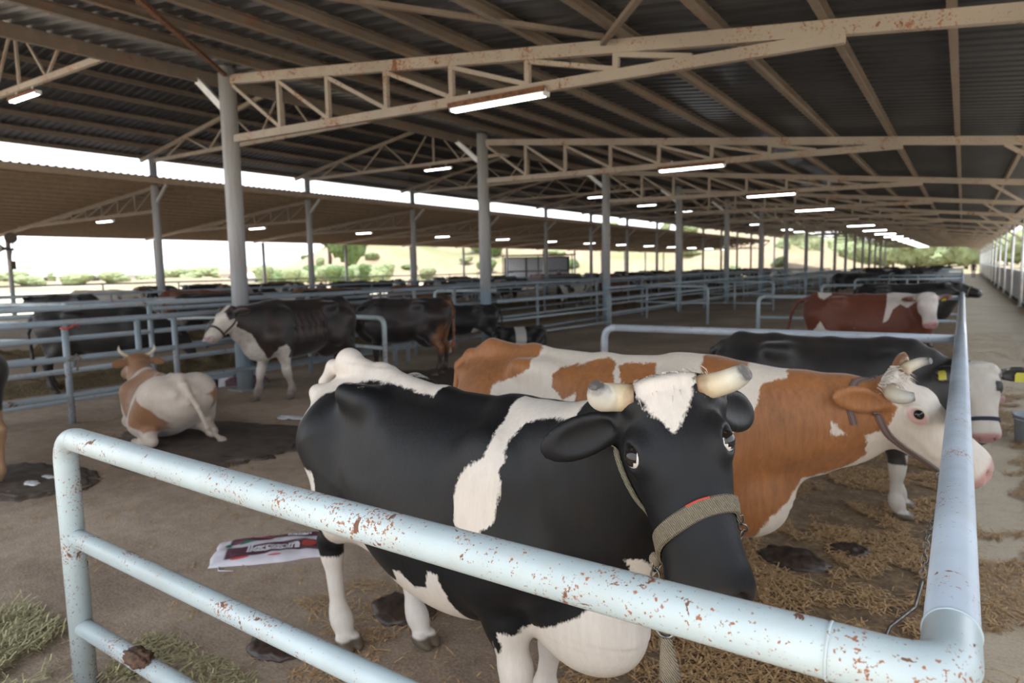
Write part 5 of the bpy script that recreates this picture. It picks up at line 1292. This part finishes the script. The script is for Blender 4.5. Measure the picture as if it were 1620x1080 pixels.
# ------------------------------------------------------------------ hills, scrub and trees outside
def az(deg, r): return (-math.sin(R(deg))*r, math.cos(R(deg))*r)
def smooth(a, b, x): t = min(1, max(0, (x-a)/(b-a))); return t*t*(3-2*t)
hv = []; hf = []; NA, NR = 130, 22
for i in range(NA+1):
    d = -14 + 92*i/NA
    for j in range(NR+1):
        r = 112 + 130*j/NR; x, y = az(d, r)
        h = 8.5*smooth(55, 45, d)*smooth(4, 13, d)*(1+.4*mnoise.noise(Vector((d*.12, 0, 3))))*smooth(112, 150, r) + 2.0*smooth(112, 200, r)*smooth(78, 40, d)
        h += 1.2*mnoise.noise(Vector((x*.05, y*.05, 2)))*smooth(112, 130, r)
        hv.append((x, y, h-.08))
for i in range(NA):
    for j in range(NR): a = i*(NR+1)+j; hf.append((a, a+NR+1, a+NR+2, a+1))
mh, _nt, _b = nm('hill_earth'); _p = wpos(_nt); _f = noise(_nt, .06, 5, .65, vec=_p); _g = noise(_nt, .5, 4, .7, vec=_p)
L(_nt, mix(_nt, ramp(_nt, math_n(_nt, 'ADD', math_n(_nt, 'MULTIPLY', _f, .7), math_n(_nt, 'MULTIPLY', _g, .3)), [(.48, 0), (.6, .75)]), ramp(_nt, _g, [(.3, (.25, .18, .115)), (.7, (.36, .28, .185))]), (.14, .17, .065)), _b.inputs['Base Color']); _b.inputs['Roughness'].default_value = .95
tag(obj('hills', mesh_pd('hills', hv, hf, True), mh), 'dry tan hillside with green scrub beyond the barn', 'hill', kind='structure')

def crown_mesh(seed, lobes, sq=.8):
    bm = bmesh.new(); r2 = random.Random(seed)
    for k in range(lobes):
        c = Vector((r2.uniform(-.55, .55), r2.uniform(-.55, .55), r2.uniform(-.1, .55))) if k else Vector((0, 0, .2)); rad = r2.uniform(.35, .6) if k else .75
        b2 = bmesh.new(); bmesh.ops.create_icosphere(b2, subdivisions=4, radius=1)
        for v in b2.verts:
            n = 1+.22*mnoise.noise(v.co*3+Vector((seed+k, 0, 0)))+.20*mnoise.noise(v.co*8+Vector((0, seed, k)))+.12*mnoise.noise(v.co*19)
            v.co = c + Vector((v.co.x, v.co.y, v.co.z*sq))*rad*n
        tm = bpy.data.meshes.new('t'); b2.to_mesh(tm); b2.free(); bm.from_mesh(tm); bpy.data.meshes.remove(tm)
    me = bpy.data.meshes.new('crown'); bm.to_mesh(me); bm.free(); me.shade_smooth(); return me
CROWN = [crown_mesh(i*7+1, 5, (.85, .7, 1.1)[i]) for i in range(3)]
def leaf_mat(name, a, b):
    m, nt, bs = nm(name); f = noise(nt, 2.2, 6, .75); L(nt, ramp(nt, f, [(.3, a), (.7, b)]), bs.inputs['Base Color']); bs.inputs['Roughness'].default_value = .8; bump(nt, bs, noise(nt, 9, 5, .8), 1.0, .15); return m
LEAF = [leaf_mat('leaf_green', (.05, .085, .025), (.16, .23, .08)), leaf_mat('leaf_haze_pale', (.17, .21, .10), (.36, .42, .22)), leaf_mat('leaf_olive', (.15, .17, .08), (.30, .33, .17))]  # the pale leaf tone has distance haze and bloom mixed into its colour
BARK = flat('bark', (.10, .07, .05), .9)
TR = MB().tube([(0, 0, 0), (.03, .02, .5), (0, 0, 1)], [.06, .045, .03], 8).mesh('trunk')
def plant(name, label, cat, group, d, r, z, w, h, mat, c, trunk=.25):
    x, y = az(d, r); t = thing(name, label, cat, (x, y, z), rr.uniform(0, 6), group)
    o = obj('crown', CROWN[c], mat, t); o.scale = (w/2, w/2, h*(1-trunk)/1.35); o.location = (0, 0, h*(trunk+(1-trunk)*.42))
    o = obj('trunk', TR, BARK, t); o.scale = (h*.7, h*.7, h*(trunk+.3))
def hz(d, r):
    return 8.5*smooth(55, 45, d)*smooth(4, 13, d)*(1+.4*mnoise.noise(Vector((d*.12, 0, 3))))*smooth(112, 150, r) + 2.0*smooth(112, 200, r)*smooth(78, 40, d) - .5
_sp = []
for i in range(400):
    d, r = rr.uniform(9, 52), rr.uniform(116, 168); x, y = az(d, r)
    if len(_sp) >= 48 or any((x-u)**2+(y-v)**2 < 5.5**2 for u, v in _sp): continue
    _sp.append((x, y)); plant('shrub', 'green shrub growing on the dry hillside', 'shrub', 'shrubs on the hillside', d, r, hz(d, r), rr.uniform(1.6, 4.2), rr.uniform(1.0, 2.8), LEAF[rr.randrange(3)], rr.randrange(3), .05)
for row in range(3):
    for i in range(6):
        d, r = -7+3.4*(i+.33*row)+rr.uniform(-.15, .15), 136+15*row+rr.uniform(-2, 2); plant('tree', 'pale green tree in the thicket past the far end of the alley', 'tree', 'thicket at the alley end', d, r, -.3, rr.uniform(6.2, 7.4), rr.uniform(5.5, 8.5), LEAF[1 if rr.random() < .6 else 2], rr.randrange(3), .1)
for row in range(4):
    for i in range(9):
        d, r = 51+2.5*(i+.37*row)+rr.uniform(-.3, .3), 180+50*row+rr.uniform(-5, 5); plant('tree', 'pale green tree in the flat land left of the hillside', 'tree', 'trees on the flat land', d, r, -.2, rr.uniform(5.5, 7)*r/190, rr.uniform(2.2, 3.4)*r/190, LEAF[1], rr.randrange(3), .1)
plant('tree', 'tall dark tree standing before the foot of the hillside', 'tree', None, 46.5, 118, 0, 7, 10.5, LEAF[0], 2, .35)
plant('tree', 'slender tree left of the tall dark tree', 'tree', None, 48.2, 122, 0, 3.6, 10.0, LEAF[0], 1, .55)
for i in range(9):
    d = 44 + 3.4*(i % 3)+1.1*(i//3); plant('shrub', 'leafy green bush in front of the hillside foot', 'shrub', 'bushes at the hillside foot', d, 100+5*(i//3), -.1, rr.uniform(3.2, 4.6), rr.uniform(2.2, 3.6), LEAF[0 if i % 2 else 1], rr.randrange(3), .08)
# distant ridge with haze put into its bluish colour, pale sheds on the flat land
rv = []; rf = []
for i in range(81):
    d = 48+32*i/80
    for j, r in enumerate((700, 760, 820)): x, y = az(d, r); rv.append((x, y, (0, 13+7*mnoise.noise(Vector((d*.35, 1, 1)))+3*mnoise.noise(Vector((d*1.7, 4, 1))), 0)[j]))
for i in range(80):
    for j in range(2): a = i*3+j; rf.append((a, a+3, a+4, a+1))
tag(obj('distant_ridge', mesh_pd('distant_ridge', rv, rf, True), flat('ridge_haze_blue', (.42, .50, .58), 1, 0, .05, .01)), 'bluish ridge on the far horizon', 'ridge', kind='structure')
for i, (d, r, w, h, col, l) in enumerate([(63.8, 205, 22, 4.0, (.62, .58, .54), 'pale long shed on the flat land beyond the outer fence'), (68.5, 255, 12, 4.5, (.60, .60, .60), 'small white farm building on the flat land'), (53.5, 165, 16, 3.4, (.42, .22, .16), 'red roofed farm building left of the hillside'), (51.4, 142, 15, 2.2, (.70, .69, .68), 'long white roofed shelter at the hillside foot')]):
    x, y = az(d, r); t = thing('farm_building', l, 'building', (x, y, -.1), R(d))
    MB().box((0, 0, h*.3), (w, 6, h*.6)).build('walls', flat('render_pale', (.60, .56, .50), .8), t)
    MB().add([(-w/2-.4, -3.4, h*.6), (w/2+.4, -3.4, h*.6), (w/2+.4, 3.4, h*.6), (-w/2-.4, 3.4, h*.6), (-w/2-.4, 0, h), (w/2+.4, 0, h)], [(0, 1, 5, 4), (2, 3, 4, 5), (0, 4, 3), (1, 2, 5), (3, 2, 1, 0)]).build('roof', flat('roof_%d' % i, col, .7), t)
    for k in range(4): MB().box((-w*.36+w*.24*k, -3.03, h*.32), (w*.08, .08, h*.25)).build('window', MAT['dark_metal'], t)
# flowering shrub behind the low wall
fl = thing('flowering_shrub', 'green oleander shrub with white blossoms behind the low white wall', 'shrub', (3.6, 46, 0))
o = obj('foliage', CROWN[2], LEAF[0], fl); o.scale = (1.0, 2.6, 1.5); o.location = (0, 0, 1.2)
mb = MB(); r3 = random.Random(5)
cm = CROWN[2]; vs = [v.co for v in cm.vertices]
for i in range(420):
    p = vs[r3.randrange(len(vs))]; q = Vector((p.x*1.0, p.y*2.6, p.z*1.5+1.2)); s_ = r3.uniform(.05, .10)
    b2 = [q+Vector((math.cos(a)*s_, math.sin(a)*s_*1.0, r3.uniform(-.4, .4)*s_)) for a in [R(72*k) for k in range(5)]]
    mb.add([q+Vector((-.06, -.06, .05))]+b2, [(0, k+1, (k+1) % 5+1) for k in range(5)])
o = mb.build('blossom', flat('blossom_white', (.75, .72, .72), .6), fl); o['kind'] = 'stuff'
MB().tube([(0, 0, 0), (0, 0, 1.2)], .08, 8).build('stem', BARK, fl)
